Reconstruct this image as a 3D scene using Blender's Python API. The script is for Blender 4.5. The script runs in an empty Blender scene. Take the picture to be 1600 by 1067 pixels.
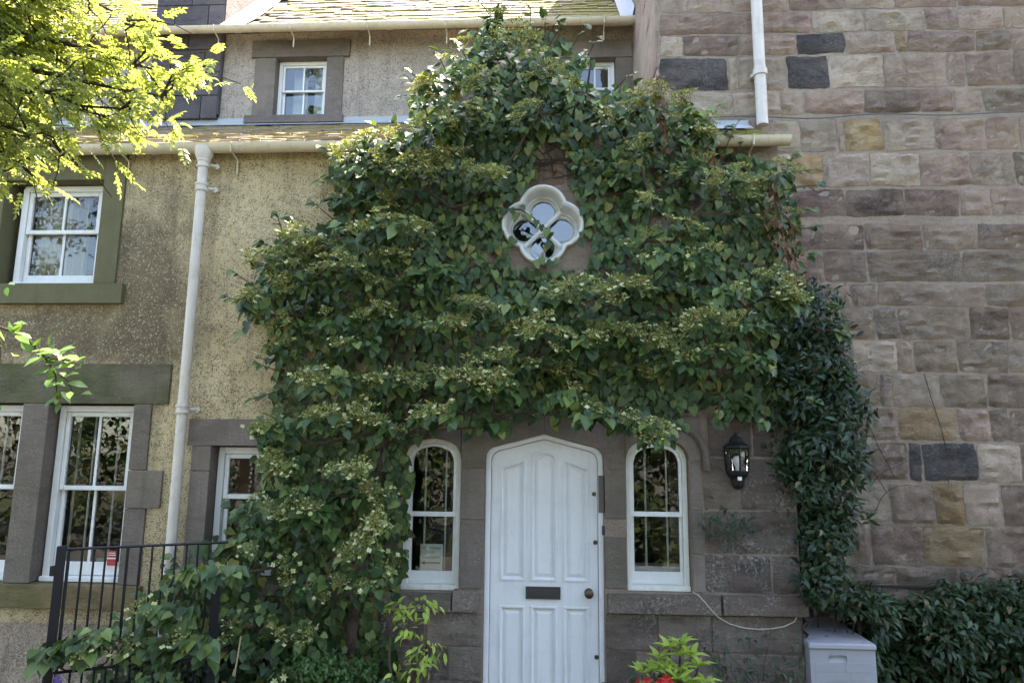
import bpy, bmesh, math, random
import numpy as np
from mathutils import Matrix, Vector, geometry
from mathutils import noise as mnoise

random.seed(7)
rng = np.random.default_rng(11)
SC = bpy.context.scene
COL = SC.collection
R = math.radians

# ------------------------------------------------------------------ camera
cam_data = bpy.data.cameras.new('camera')
cam_data.sensor_width = 36.0
cam_data.lens = 36.0 * 1090.0 / 1600.0
cam_data.clip_start = 0.05
cam_data.clip_end = 800.0
cam = bpy.data.objects.new('camera', cam_data)
COL.objects.link(cam)
cam.matrix_world = (Matrix.Translation((0.0, -5.3, 1.9)) @ Matrix.Rotation(R(3.08), 4, 'Z')
                    @ Matrix.Rotation(R(90 + 9.2), 4, 'X') @ Matrix.Rotation(R(0.6), 4, 'Z'))
SC.camera = cam

# ------------------------------------------------------------------ daylight
SUN_DIR = Vector((0.256, 0.52, 1.0)).normalized()        # towards the sun: high, behind the house, from the right
sun_el = math.asin(SUN_DIR.z)
sun_az = math.atan2(SUN_DIR.x, SUN_DIR.y)
world = bpy.data.worlds.new('World')
SC.world = world
world.use_nodes = True
wn = world.node_tree
bg = wn.nodes['Background']
sky = wn.nodes.new('ShaderNodeTexSky')
sky.sky_type = 'NISHITA'
sky.sun_disc = False
sky.sun_elevation = sun_el
sky.sun_rotation = sun_az
sky.air_density = 1.0
sky.dust_density = 1.6
wn.links.new(sky.outputs[0], bg.inputs[0])
bg.inputs[1].default_value = 0.15
sun_data = bpy.data.lights.new('sun', 'SUN')
sun_data.energy = 5.0
sun_data.angle = R(0.53)
sun_data.color = (1.0, 0.94, 0.84)
sun = bpy.data.objects.new('sun', sun_data)
COL.objects.link(sun)
sun.rotation_euler = (-SUN_DIR).to_track_quat('-Z', 'Y').to_euler()
sun.location = (8, 12, 20)

SC.view_settings.view_transform = 'Standard'
SC.view_settings.look = 'None'
SC.view_settings.gamma = 1.0
SC.view_settings.use_curve_mapping = False
SC.view_settings.exposure = 3.25
SC.view_settings.use_white_balance = True          # camera set for open shade
SC.view_settings.white_balance_temperature = 7250.0
SC.render.engine = 'CYCLES'
SC.cycles.max_bounces = 6
SC.cycles.diffuse_bounces = 3
SC.cycles.glossy_bounces = 3
SC.cycles.transmission_bounces = 4
SC.cycles.transparent_max_bounces = 8
SC.cycles.use_denoising = True
SC.cycles.use_adaptive_sampling = True
SC.cycles.adaptive_threshold = 0.02

COURSES = [
    (5.976, 6.261, [1.02, 1.23, 1.69, 2.21, 2.71, 3.17, 3.72, 4.65], 'ttpmtmp'),
    (5.751, 5.956, [1.02, 1.92, 2.41, 2.88, 3.42, 3.71, 4.11, 4.62], 'mmttmpp'),
    (5.536, 5.732, [1.01, 1.23, 1.74, 2.25, 2.69, 3.14, 3.24, 3.84, 4.15, 4.6], 'tmpdpomgp'),
    (5.198, 5.510, [1.01, 1.63, 1.72, 2.15, 2.53, 3.02, 3.57, 3.73, 4.15, 4.57], 'dttdtppmg'),
    (4.951, 5.167, [1.0, 1.28, 1.66, 2.09, 2.29, 2.82, 3.31, 3.6, 3.85, 4.53], 'pttpmgmpg'),
    (4.593, 4.884, [1.17, 1.86, 2.24, 2.56, 2.63, 2.96, 3.41, 3.85, 4.14, 4.5], 'pttpotpmp'),
    (4.264, 4.562, [1.83, 2.15, 2.42, 2.83, 3.26, 3.69, 4.06, 4.46], 'tottmpg'),
    (3.988, 4.229, [1.82, 2.15, 2.6, 3.1, 3.57, 3.83, 4.43], 'pbbmpm'),
    (3.687, 3.912, [1.92, 2.27, 2.74, 3.23, 3.69, 4.39], 'mbpgg'),
    (3.401, 3.669, [1.9, 2.38, 2.75, 3.54, 4.37], 'ppgg'),
    (3.187, 3.379, [2.0, 2.59, 2.81, 3.71, 4.34], 'mpgg'),
    (2.898, 3.170, [1.99, 2.42, 2.77, 2.97, 3.55, 3.88, 4.31], 'gpggpp'),
    (2.619, 2.882, [2.08, 2.57, 2.94, 3.08, 3.43, 3.84, 4.28], 'ptmggp'),
    (2.328, 2.597, [2.12, 2.77, 2.88, 3.27, 3.64, 4.25], 'pgtgp'),
    (2.051, 2.312, [2.15, 2.67, 2.9, 3.38, 3.64, 3.8, 4.22], 'ppompp'),
    (1.727, 2.025, [2.14, 2.6, 2.96, 3.07, 3.51, 3.86, 4.18], 'ppddtp'),
    (1.378, 1.701, [2.07, 2.47, 2.79, 3.14, 3.38, 3.67, 4.15], 'gtpopp'),
    (1.051, 1.363, [2.0, 2.44, 2.61, 3.02, 3.51, 4.11], 'pprop'),
    (0.902, 1.041, [1.98, 2.24, 2.79, 3.29, 3.69, 4.08], 'ppprp'),
]
VINE_OUTLINE = [(-3.052, 0.197), (-3.116, 0.587), (-2.903, 0.858), (-2.657, 1.065), (-2.465, 1.069), (-2.419, 1.388), (-2.168, 1.6), (-2.233, 1.833), (-2.194, 1.975), (-2.057, 2.12), (-2.147, 2.36), (-2.064, 2.606), (-2.181, 2.854), (-2.409, 3.005), (-2.358, 3.209), (-2.195, 3.441), (-2.154, 3.597), (-1.802, 3.699), (-1.696, 3.83), (-1.764, 4.151), (-1.603, 4.338), (-1.322, 4.443), (-1.092, 4.521), (-1.141, 4.742), (-0.925, 4.989), (-0.616, 5.151), (-0.557, 5.405), (-0.439, 5.517), (-0.306, 5.342), (-0.02, 5.335), (0.212, 5.16), (0.492, 4.987), (0.666, 4.791), (0.866, 4.76), (1.211, 4.619), (1.325, 4.35), (1.874, 4.107), (1.887, 3.9), (1.909, 3.445), (1.928, 3.197), (2.042, 2.905), (1.979, 2.618), (1.775, 2.243), (1.543, 2.171), (1.087, 2.275), (0.898, 2.143), (0.665, 2.085), (0.387, 2.186), (-0.036, 2.23), (-0.32, 2.157), (-0.557, 2.122), (-0.749, 2.154), (-1.032, 1.986), (-1.02, 1.661), (-1.036, 1.028), (-1.18, 0.893), (-1.267, 0.76), (-1.168, 0.589), (-0.972, 0.253)]
VINE_GAPS = [[(-0.378, 3.652), (-0.291, 3.922), (-0.117, 4.025), (-0.118, 4.29), (0.008, 4.423), (0.158, 4.313), (0.158, 4.075), (0.266, 3.864), (0.294, 3.606), (0.351, 3.478), (0.34, 3.342), (0.243, 3.292), (0.156, 3.343), (-0.04, 3.278), (-0.285, 3.38)], [(-1.004, 0.919), (-1.029, 1.916), (-0.961, 2.024), (-0.852, 2.054), (-0.674, 1.989), (-0.544, 1.944), (-0.511, 0.907)], [(0.237, 5.037), (0.543, 5.031), (0.54, 4.81), (0.363, 4.813), (0.237, 4.937)], [(-2.598, 1.971), (-2.204, 1.975), (-2.213, 1.692), (-2.403, 1.504), (-2.478, 1.227), (-2.546, 1.226)], [(-0.187, 3.405), (-0.138, 3.344), (-0.211, 3.344)], [(0.746, 3.757), (0.941, 3.796), (1.108, 3.702), (0.986, 3.642), (0.768, 3.654)]]
VINE_CLUMPS = [
    (-0.43, -0.46, 5.18, 0.10, 0.14),
    (-0.28, -0.49, 4.93, 0.41, 0.23),
    (-0.57, -0.50, 4.86, 0.36, 0.18),
    (-0.80, -0.53, 4.66, 0.22, 0.18),
    (-0.94, -0.49, 4.54, 0.18, 0.14),
    (-0.47, -0.52, 4.61, 0.31, 0.18),
    (-0.04, -0.35, 4.75, 0.32, 0.19),
    (0.20, -0.43, 4.55, 0.32, 0.18),
    (0.31, -0.53, 4.85, 0.18, 0.12),
    (-0.66, -0.47, 4.42, 0.41, 0.18),
    (-0.13, -0.52, 4.36, 0.31, 0.16),
    (0.49, -0.36, 4.43, 0.28, 0.14),
    (0.72, -0.43, 4.50, 0.23, 0.18),
    (1.00, -0.39, 4.40, 0.23, 0.23),
    (1.10, -0.45, 4.25, 0.18, 0.18),
    (-1.50, -0.45, 4.08, 0.23, 0.18),
    (-1.26, -0.34, 4.08, 0.37, 0.19),
    (-1.02, -0.38, 4.00, 0.37, 0.16),
    (-0.76, -0.40, 4.04, 0.37, 0.18),
    (-0.46, -0.52, 3.90, 0.27, 0.11),
    (-0.84, -0.49, 4.28, 0.32, 0.14),
    (-1.30, -0.37, 4.23, 0.28, 0.12),
    (-1.20, -0.50, 3.53, 0.31, 0.16),
    (-0.96, -0.37, 3.52, 0.23, 0.14),
    (-1.47, -0.46, 3.54, 0.18, 0.11),
    (0.67, -0.37, 4.14, 0.23, 0.14),
    (1.05, -0.34, 4.03, 0.28, 0.19),
    (1.24, -0.51, 3.85, 0.22, 0.13),
    (1.45, -0.38, 3.80, 0.23, 0.14),
    (1.65, -0.38, 3.96, 0.21, 0.12),
    (0.73, -0.54, 3.69, 0.22, 0.12),
    (0.93, -0.51, 3.51, 0.25, 0.11),
    (0.66, -0.40, 3.44, 0.28, 0.16),
    (0.81, -0.53, 3.30, 0.31, 0.13),
    (1.07, -0.45, 3.30, 0.27, 0.14),
    (-1.81, -0.48, 3.44, 0.27, 0.16),
    (-1.67, -0.38, 3.38, 0.28, 0.14),
    (-1.97, -0.53, 3.25, 0.27, 0.13),
    (-1.93, -0.48, 3.11, 0.18, 0.11),
    (-2.12, -0.53, 2.97, 0.16, 0.09),
    (-1.48, -0.52, 3.24, 0.31, 0.13),
    (-1.78, -0.40, 3.18, 0.28, 0.11),
    (-1.39, -0.41, 3.17, 0.27, 0.11),
    (-1.16, -0.37, 3.33, 0.23, 0.12),
    (-0.84, -0.37, 3.26, 0.35, 0.14),
    (-1.02, -0.35, 3.14, 0.28, 0.12),
    (-1.89, -0.40, 2.83, 0.16, 0.10),
    (-1.55, -0.46, 2.84, 0.36, 0.11),
    (-1.21, -0.34, 2.91, 0.28, 0.12),
    (-0.54, -0.48, 2.97, 0.27, 0.11),
    (-0.31, -0.41, 2.99, 0.23, 0.11),
    (0.06, -0.40, 3.03, 0.28, 0.14),
    (0.32, -0.50, 3.06, 0.29, 0.13),
    (0.58, -0.44, 3.10, 0.20, 0.11),
    (-0.96, -0.40, 2.85, 0.32, 0.10),
    (-0.70, -0.44, 2.79, 0.27, 0.09),
    (-1.35, -0.48, 2.69, 0.27, 0.11),
    (-1.95, -0.35, 2.65, 0.23, 0.14),
    (-1.55, -0.54, 2.42, 0.27, 0.13),
    (-1.10, -0.34, 2.43, 0.35, 0.14),
    (-0.61, -0.49, 2.47, 0.27, 0.18),
    (-0.38, -0.51, 2.38, 0.29, 0.18),
    (-0.18, -0.34, 2.84, 0.19, 0.10),
    (-0.01, -0.50, 2.78, 0.27, 0.11),
    (-0.26, -0.41, 2.58, 0.34, 0.11),
    (0.19, -0.46, 2.69, 0.27, 0.11),
    (0.47, -0.34, 2.77, 0.28, 0.14),
    (0.72, -0.35, 2.72, 0.32, 0.14),
    (0.12, -0.38, 2.31, 0.30, 0.14),
    (0.31, -0.53, 2.21, 0.27, 0.13),
    (0.57, -0.38, 2.17, 0.28, 0.12),
    (0.72, -0.49, 2.07, 0.23, 0.16),
    (-0.78, -0.53, 2.20, 0.27, 0.13),
    (-1.53, -0.53, 2.13, 0.27, 0.13),
    (-1.32, -0.41, 2.16, 0.34, 0.14),
    (-1.94, -0.41, 2.10, 0.23, 0.14),
    (-1.11, -0.44, 2.09, 0.23, 0.11),
    (-1.87, -0.42, 1.83, 0.23, 0.14),
    (-1.95, -0.42, 1.53, 0.37, 0.18),
    (-1.67, -0.42, 1.49, 0.32, 0.18),
    (-2.09, -0.42, 1.28, 0.32, 0.15),
    (-1.39, -0.50, 1.80, 0.27, 0.13),
    (-1.20, -0.36, 1.66, 0.28, 0.18),
    (-1.11, -0.49, 1.45, 0.27, 0.18),
    (-1.28, -0.50, 1.29, 0.27, 0.18),
    (-1.68, -0.42, 1.67, 0.27, 0.14),
    (-1.90, -0.42, 1.22, 0.37, 0.14),
    (-2.10, -0.85, 1.18, 0.33, 0.12),
    (-2.30, -0.85, 1.12, 0.25, 0.09),
    (-1.64, -0.42, 1.03, 0.27, 0.14),
    (-1.27, -0.51, 1.09, 0.31, 0.13),
    (-1.08, -0.35, 1.11, 0.21, 0.14),
    (-1.99, -0.42, 0.85, 0.32, 0.14),
    (-2.38, -0.85, 0.93, 0.29, 0.15),
    (-2.51, -0.85, 0.72, 0.25, 0.17),
    (-2.22, -0.85, 0.74, 0.29, 0.17),
    (-1.67, -0.42, 0.72, 0.27, 0.18),
    (-2.41, -0.85, 0.58, 0.25, 0.13),
    (-2.11, -0.42, 0.64, 0.27, 0.14),
    (1.29, -0.53, 3.05, 0.27, 0.13),
    (1.57, -0.36, 3.19, 0.23, 0.13),
    (1.67, -0.41, 3.03, 0.18, 0.13),
    (1.08, -0.46, 2.83, 0.32, 0.14),
    (1.35, -0.52, 2.81, 0.27, 0.11),
    (1.17, -0.41, 2.64, 0.37, 0.14),
    (1.42, -0.52, 2.56, 0.22, 0.13),
    (0.90, -0.45, 2.57, 0.27, 0.12),
    (-0.41, -0.40, 2.14, 0.14, 0.11),
    (-3.00, -1.02, 0.72, 0.14, 0.12),
    (-2.83, -1.02, 0.76, 0.20, 0.11),
    (-2.71, -1.02, 0.83, 0.14, 0.09),
]
IVY_OUTLINE = [(1.966, 3.222), (2.128, 2.925), (2.204, 2.489), (2.323, 2.206), (2.269, 1.88), (2.154, 1.515), (2.064, 1.158), (2.006, 0.939), (1.806, 0.935), (1.792, 1.51), (1.702, 1.967), (1.646, 2.248), (1.641, 2.631), (1.802, 3.023)]

# ------------------------------------------------------------------ helpers
def link(o, parent=None):
    COL.objects.link(o)
    if parent is not None:
        o.parent = parent
    return o

def tag(o, label=None, cat=None, group=None, kind=None):
    if label: o['label'] = label
    if cat: o['category'] = cat
    if group: o['group'] = group
    if kind: o['kind'] = kind
    return o

def thing(name, label, cat, loc=(0, 0, 0), group=None):
    o = bpy.data.objects.new(name, None)
    o.empty_display_size = 0.2
    o.location = loc
    link(o)
    return tag(o, label, cat, group)

class MB:
    """collects faces; build() links them as one mesh object (world coordinates)"""
    def __init__(self):
        self.v, self.f, self.m = [], [], []
    def add(self, verts, faces, mi=0):
        b = len(self.v)
        self.v += [tuple(p) for p in verts]
        self.f += [tuple(i + b for i in f) for f in faces]
        self.m += [mi] * len(faces)
        return self
    def box(self, x0, x1, y0, y1, z0, z1, mi=0, bev=0.0):
        if bev <= 0:
            v = [(x, y, z) for z in (z0, z1) for y in (y0, y1) for x in (x0, x1)]
            f = [(0, 2, 3, 1), (4, 5, 7, 6), (0, 1, 5, 4), (2, 6, 7, 3), (0, 4, 6, 2), (1, 3, 7, 5)]
            return self.add(v, f, mi)
        bm = bmesh.new()
        bmesh.ops.create_cube(bm, size=1.0)
        for p in bm.verts:
            p.co = ((x0 + x1) / 2 + p.co.x * (x1 - x0), (y0 + y1) / 2 + p.co.y * (y1 - y0), (z0 + z1) / 2 + p.co.z * (z1 - z0))
        bmesh.ops.bevel(bm, geom=bm.edges[:], offset=bev, segments=2, affect='EDGES', profile=0.6)
        bm.verts.index_update()
        self.add([p.co[:] for p in bm.verts], [[q.index for q in f.verts] for f in bm.faces], mi)
        bm.free()
        return self
    def prism(self, poly, y0, y1, mi=0, holes=(), back=False):
        """polygon in x,z (with holes) facing -y, from y0 (front) to y1"""
        loops = [poly] + list(holes)
        flat = [p for l in loops for p in l]
        tri = geometry.tessellate_polygon([[Vector((p[0], p[1], 0)) for p in l] for l in loops])
        b = len(self.v)
        n = len(flat)
        self.v += [(p[0], y0, p[1]) for p in flat] + [(p[0], y1, p[1]) for p in flat]
        for t in tri:
            a, c, d = t
            ax, az = flat[a]; cx, cz = flat[c]; dx, dz = flat[d]
            if (cx - ax) * (dz - az) - (cz - az) * (dx - ax) < 0:
                c, d = d, c
            self.f.append((a + b, c + b, d + b)); self.m.append(mi)
            if back:
                self.f.append((a + b + n, d + b + n, c + b + n)); self.m.append(mi)
        o = 0
        for k, l in enumerate(loops):
            area = sum(l[i][0] * l[(i + 1) % len(l)][1] - l[(i + 1) % len(l)][0] * l[i][1] for i in range(len(l)))
            flip = (area < 0) != (k > 0)
            for i in range(len(l)):
                j = (i + 1) % len(l)
                q = (o + i + b, o + i + b + n, o + j + b + n, o + j + b)
                self.f.append(q[::-1] if flip else q); self.m.append(mi)
            o += len(l)
        return self
    def tube(self, pts, r, n=8, mi=0, cap=True):
        pts = [Vector(p) for p in pts]
        rs = r if isinstance(r, (list, tuple)) else [r] * len(pts)
        b = len(self.v)
        up = Vector((0.31, 0.2, 0.93))
        for i, p in enumerate(pts):
            d = (pts[min(i + 1, len(pts) - 1)] - pts[max(i - 1, 0)])
            d = d.normalized() if d.length > 1e-9 else Vector((0, 0, 1))
            s = d.cross(up)
            if s.length < 1e-3: s = d.cross(Vector((1, 0, 0)))
            s.normalize(); t = s.cross(d)
            for k in range(n):
                a = 2 * math.pi * k / n
                self.v.append(tuple(p + rs[i] * (math.cos(a) * s + math.sin(a) * t)))
        for i in range(len(pts) - 1):
            for k in range(n):
                q = (k + 1) % n
                self.f.append((b + i * n + k, b + i * n + q, b + (i + 1) * n + q, b + (i + 1) * n + k)); self.m.append(mi)
        if cap:
            self.f.append(tuple(b + k for k in range(n))[::-1]); self.m.append(mi)
            e = b + (len(pts) - 1) * n
            self.f.append(tuple(e + k for k in range(n))); self.m.append(mi)
        return self
    def lathe(self, prof, c, n=16, mi=0, a0=0.0, axis='Z'):
        """profile [(r, h)] round an axis through c"""
        b = len(self.v)
        for r, h in prof:
            for k in range(n):
                a = a0 + 2 * math.pi * k / n
                u, w = r * math.cos(a), r * math.sin(a)
                self.v.append((c[0] + u, c[1] + w, c[2] + h) if axis == 'Z' else (c[0] + u, c[1] - h, c[2] + w))
        for i in range(len(prof) - 1):
            for k in range(n):
                q = (k + 1) % n
                self.f.append((b + i * n + k, b + i * n + q, b + (i + 1) * n + q, b + (i + 1) * n + k)); self.m.append(mi)
        self.f.append(tuple(b + k for k in range(n))[::-1]); self.m.append(mi)
        e = b + (len(prof) - 1) * n
        self.f.append(tuple(e + k for k in range(n))); self.m.append(mi)
        return self
    def build(self, name, mats, parent=None, smooth=False):
        me = bpy.data.meshes.new(name)
        me.from_pydata(self.v, [], self.f)
        for m in (mats if isinstance(mats, (list, tuple)) else [mats]):
            me.materials.append(m)
        if any(self.m):
            me.polygons.foreach_set('material_index', self.m)
        if smooth:
            me.shade_smooth()
            try: me.set_sharp_from_angle(angle=R(35))
            except Exception: pass
        me.update()
        o = bpy.data.objects.new(name, me)
        link(o)
        if parent is not None:
            o.parent = parent
            o.matrix_parent_inverse = Matrix.Translation(-Vector(root_loc(parent)))
        return o

def root_loc(o):
    """where an object's own origin sits in the world (no object here that carries children is turned or scaled)"""
    if o is None: return Vector((0, 0, 0))
    return root_loc(o.parent) + o.matrix_parent_inverse.translation + o.location

def np_mesh(name, verts, faces, mats, mi=None, smooth=True):
    me = bpy.data.meshes.new(name)
    verts = np.ascontiguousarray(verts, dtype=np.float32)
    faces = np.ascontiguousarray(faces, dtype=np.int32)
    nf, k = faces.shape
    me.vertices.add(len(verts)); me.vertices.foreach_set('co', verts.ravel())
    me.loops.add(nf * k); me.loops.foreach_set('vertex_index', faces.ravel())
    me.polygons.add(nf)
    me.polygons.foreach_set('loop_start', np.arange(0, nf * k, k, dtype=np.int32))
    me.polygons.foreach_set('loop_total', np.full(nf, k, dtype=np.int32))
    for m in mats: me.materials.append(m)
    if mi is not None: me.polygons.foreach_set('material_index', np.ascontiguousarray(mi, dtype=np.int32))
    me.update(calc_edges=True)
    if smooth: me.shade_smooth()
    return me

def unit(a):
    return a / np.maximum(np.linalg.norm(a, axis=-1, keepdims=True), 1e-9)

def frames(T, N):
    T = unit(T); S_ = unit(np.cross(T, N)); N2 = np.cross(S_, T)
    return S_, T, N2

def spread(tv, tf, P, T, N, s):
    """copies of a template (verts tv, quads tf) at points P, tip direction T, face normal N, size s"""
    S_, T, N = frames(T, N)
    V = (P[:, None, :] + s[:, None, None] * (tv[None, :, 0:1] * S_[:, None, :] + tv[None, :, 1:2] * T[:, None, :] + tv[None, :, 2:3] * N[:, None, :]))
    Fc = tf[None] + (np.arange(len(P)) * len(tv))[:, None, None]
    return V.reshape(-1, 3), Fc.reshape(-1, tf.shape[1])

def copies(name, mesh_list, P, T, N, s, parent):
    """alike pieces as objects of their own that share mesh data"""
    S_, T, N = frames(np.asarray(T, float), np.asarray(N, float))
    off = Matrix.Translation(-root_loc(parent))
    for i in range(len(P)):
        o = bpy.data.objects.new(name, mesh_list[i % len(mesh_list)])
        COL.objects.link(o)
        o.parent = parent
        m = Matrix(((S_[i][0], T[i][0], N[i][0], 0), (S_[i][1], T[i][1], N[i][1], 0), (S_[i][2], T[i][2], N[i][2], 0), (0, 0, 0, 1)))
        o.matrix_local = off @ Matrix.Translation(Vector(P[i])) @ m @ Matrix.Scale(float(s[i]), 4)

def in_poly(x, z, poly):
    c = False
    n = len(poly)
    for i in range(n):
        x1, z1 = poly[i]; x2, z2 = poly[i - 1]
        if (z1 > z) != (z2 > z) and x < (x2 - x1) * (z - z1) / (z2 - z1) + x1:
            c = not c
    return c

# ------------------------------------------------------------------ materials
class NT:
    def __init__(self, name):
        self.mat = bpy.data.materials.new(name)
        self.mat.use_nodes = True
        self.t = self.mat.node_tree
        self.b = self.t.nodes['Principled BSDF']
        self.out = self.t.nodes['Material Output']
    def n(self, typ, **kw):
        x = self.t.nodes.new(typ)
        for k, v in kw.items(): setattr(x, k, v)
        return x
    def l(self, a, b): self.t.links.new(a, b)
    def pos(self, scale=(1, 1, 1), off=(0, 0, 0), obj_shift=False):
        g = self.n('ShaderNodeNewGeometry')
        m = self.n('ShaderNodeMapping')
        m.inputs['Scale'].default_value = scale
        m.inputs['Location'].default_value = off
        self.l(g.outputs['Position'], m.inputs['Vector'])
        if not obj_shift: return m.outputs[0]
        oi = self.n('ShaderNodeObjectInfo')
        mu = self.n('ShaderNodeVectorMath', operation='MULTIPLY_ADD')
        cb = self.n('ShaderNodeCombineXYZ')
        for i in range(3): self.l(oi.outputs['Random'], cb.inputs[i])
        self.l(cb.outputs[0], mu.inputs[0]); mu.inputs[1].default_value = (37.0, 53.0, 71.0)
        self.l(m.outputs[0], mu.inputs[2])
        return mu.outputs[0]
    def noise(self, vec, scale, detail=5, rough=0.6):
        x = self.n('ShaderNodeTexNoise')
        x.inputs['Scale'].default_value = scale; x.inputs['Detail'].default_value = detail; x.inputs['Roughness'].default_value = rough
        self.l(vec, x.inputs['Vector'])
        return x.outputs['Fac']
    def vor(self, vec, scale, feature='F1'):
        x = self.n('ShaderNodeTexVoronoi', feature=feature)
        x.inputs['Scale'].default_value = scale
        self.l(vec, x.inputs['Vector'])
        return x.outputs['Distance']
    def ramp(self, fac, a, b, lo=0.0, hi=1.0):
        x = self.n('ShaderNodeMapRange')
        x.inputs['From Min'].default_value = a; x.inputs['From Max'].default_value = b
        x.inputs['To Min'].default_value = lo; x.inputs['To Max'].default_value = hi
        self.l(fac, x.inputs['Value'])
        return x.outputs[0]
    def math(self, op, a, b):
        x = self.n('ShaderNodeMath', operation=op)
        for i, q in enumerate((a, b)):
            if isinstance(q, (int, float)): x.inputs[i].default_value = q
            else: self.l(q, x.inputs[i])
        return x.outputs[0]
    def mix(self, fac, a, b, blend='MIX'):
        x = self.n('ShaderNodeMix', data_type='RGBA', blend_type=blend)
        if isinstance(fac, (int, float)): x.inputs[0].default_value = fac
        else: self.l(fac, x.inputs[0])
        for i, q in ((6, a), (7, b)):
            if isinstance(q, (tuple, list)): x.inputs[i].default_value = (*q[:3], 1)
            else: self.l(q, x.inputs[i])
        return x.outputs[2]
    def bump(self, h, strength=0.5, dist=0.01, prev=None):
        x = self.n('ShaderNodeBump')
        x.inputs['Strength'].default_value = strength; x.inputs['Distance'].default_value = dist
        self.l(h, x.inputs['Height'])
        if prev is not None: self.l(prev, x.inputs['Normal'])
        return x.outputs[0]
    def fin(self, color=None, rough=0.8, normal=None, spec=None, metal=0.0):
        b = self.b
        if color is not None:
            if isinstance(color, (tuple, list)): b.inputs['Base Color'].default_value = (*color[:3], 1)
            else: self.l(color, b.inputs['Base Color'])
        if isinstance(rough, (int, float)): b.inputs['Roughness'].default_value = rough
        else: self.l(rough, b.inputs['Roughness'])
        if normal is not None: self.l(normal, b.inputs['Normal'])
        if spec is not None: b.inputs['Specular IOR Level'].default_value = spec
        b.inputs['Metallic'].default_value = metal
        return self.mat

def sandstone(name, c_main, c_alt, c_dark, strata=1.0, relief=1.0, lichen=0.35, algae=0.0, streak=0.3, blotch=0.8):
    t = NT(name)
    p = t.pos(obj_shift=True)
    ps = t.pos((1.0, 1.0, 2.6), obj_shift=True)
    g = t.pos()
    c = t.mix(t.ramp(t.noise(p, 4.0, 4, 0.6), 0.38, 0.62), c_main, c_alt)
    # large blotches of darker iron-stained stone inside a block
    c = t.mix(t.ramp(t.noise(ps, 3.2, 5, 0.6), 0.50, 0.66, 0, blotch), c, c_dark)
    lay = t.noise(ps, 13.0, 7, 0.7)
    c = t.mix(t.ramp(lay, 0.55, 0.72, 0, 0.7 * strata), c, t.mix(0.5, c, c_dark))
    oi = t.n('ShaderNodeObjectInfo')
    hsv = t.n('ShaderNodeHueSaturation')
    t.l(t.ramp(oi.outputs['Random'], 0, 1, 0.80, 1.18), hsv.inputs['Value'])
    t.l(t.ramp(t.math('FRACT', t.math('MULTIPLY', oi.outputs['Random'], 13.7), 0), 0, 1, 0.494, 0.506), hsv.inputs['Hue'])
    t.l(c, hsv.inputs['Color'])
    c = hsv.outputs[0]
    fine = t.noise(p, 90, 4, 0.75)
    c = t.mix(t.ramp(fine, 0.35, 0.75, 0, 0.55), c, t.mix(0.6, c, (0.02, 0.018, 0.016)))
    c = t.mix(t.ramp(t.noise(p, 38, 5, 0.7), 0.58, 0.72, 0, 0.35), c, t.mix(0.3, c, (0.62, 0.56, 0.5)))
    lich = t.math('MULTIPLY', t.ramp(t.noise(g, 3.1, 3), 0.45, 0.62), t.ramp(t.noise(g, 48, 5, 0.75), 0.50, 0.62))
    c = t.mix(t.math('MULTIPLY', lich, lichen), c, (0.44, 0.43, 0.40))
    pits = t.ramp(t.vor(p, 42), 0.06, 0.30)
    pm = t.ramp(t.noise(p, 6, 3), 0.5, 0.62)
    c = t.mix(t.math('MULTIPLY', t.ramp(pits, 0.0, 0.6, 0.6, 0.0), pm), c, (0.03, 0.025, 0.022))
    if algae:
        al = t.ramp(t.noise(g, 2.2, 5), 0.40, 0.62, 0, algae)
        c = t.mix(al, c, (0.075, 0.085, 0.03))
    st = t.ramp(t.noise(t.pos((7, 7, 0.8)), 2.0, 4), 0.52, 0.80, 0, streak)
    c = t.mix(st, c, (0.05, 0.045, 0.042))
    gr = t.ramp(t.noise(t.pos((1, 1, 0.8)), 1.1, 6, 0.65), 0.45, 0.68, 0, 0.3)
    c = t.mix(gr, c, t.mix(0.65, c, (0.055, 0.045, 0.04)))
    n1 = t.bump(lay, 1.0 * relief, 0.05)
    n2 = t.bump(t.noise(p, 22, 8, 0.75), 1.0 * relief, 0.04, n1)
    n3 = t.bump(pits, 0.3 * relief, 0.006, n2)
    return t.fin(c, 0.92, n3, 0.2)

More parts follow.
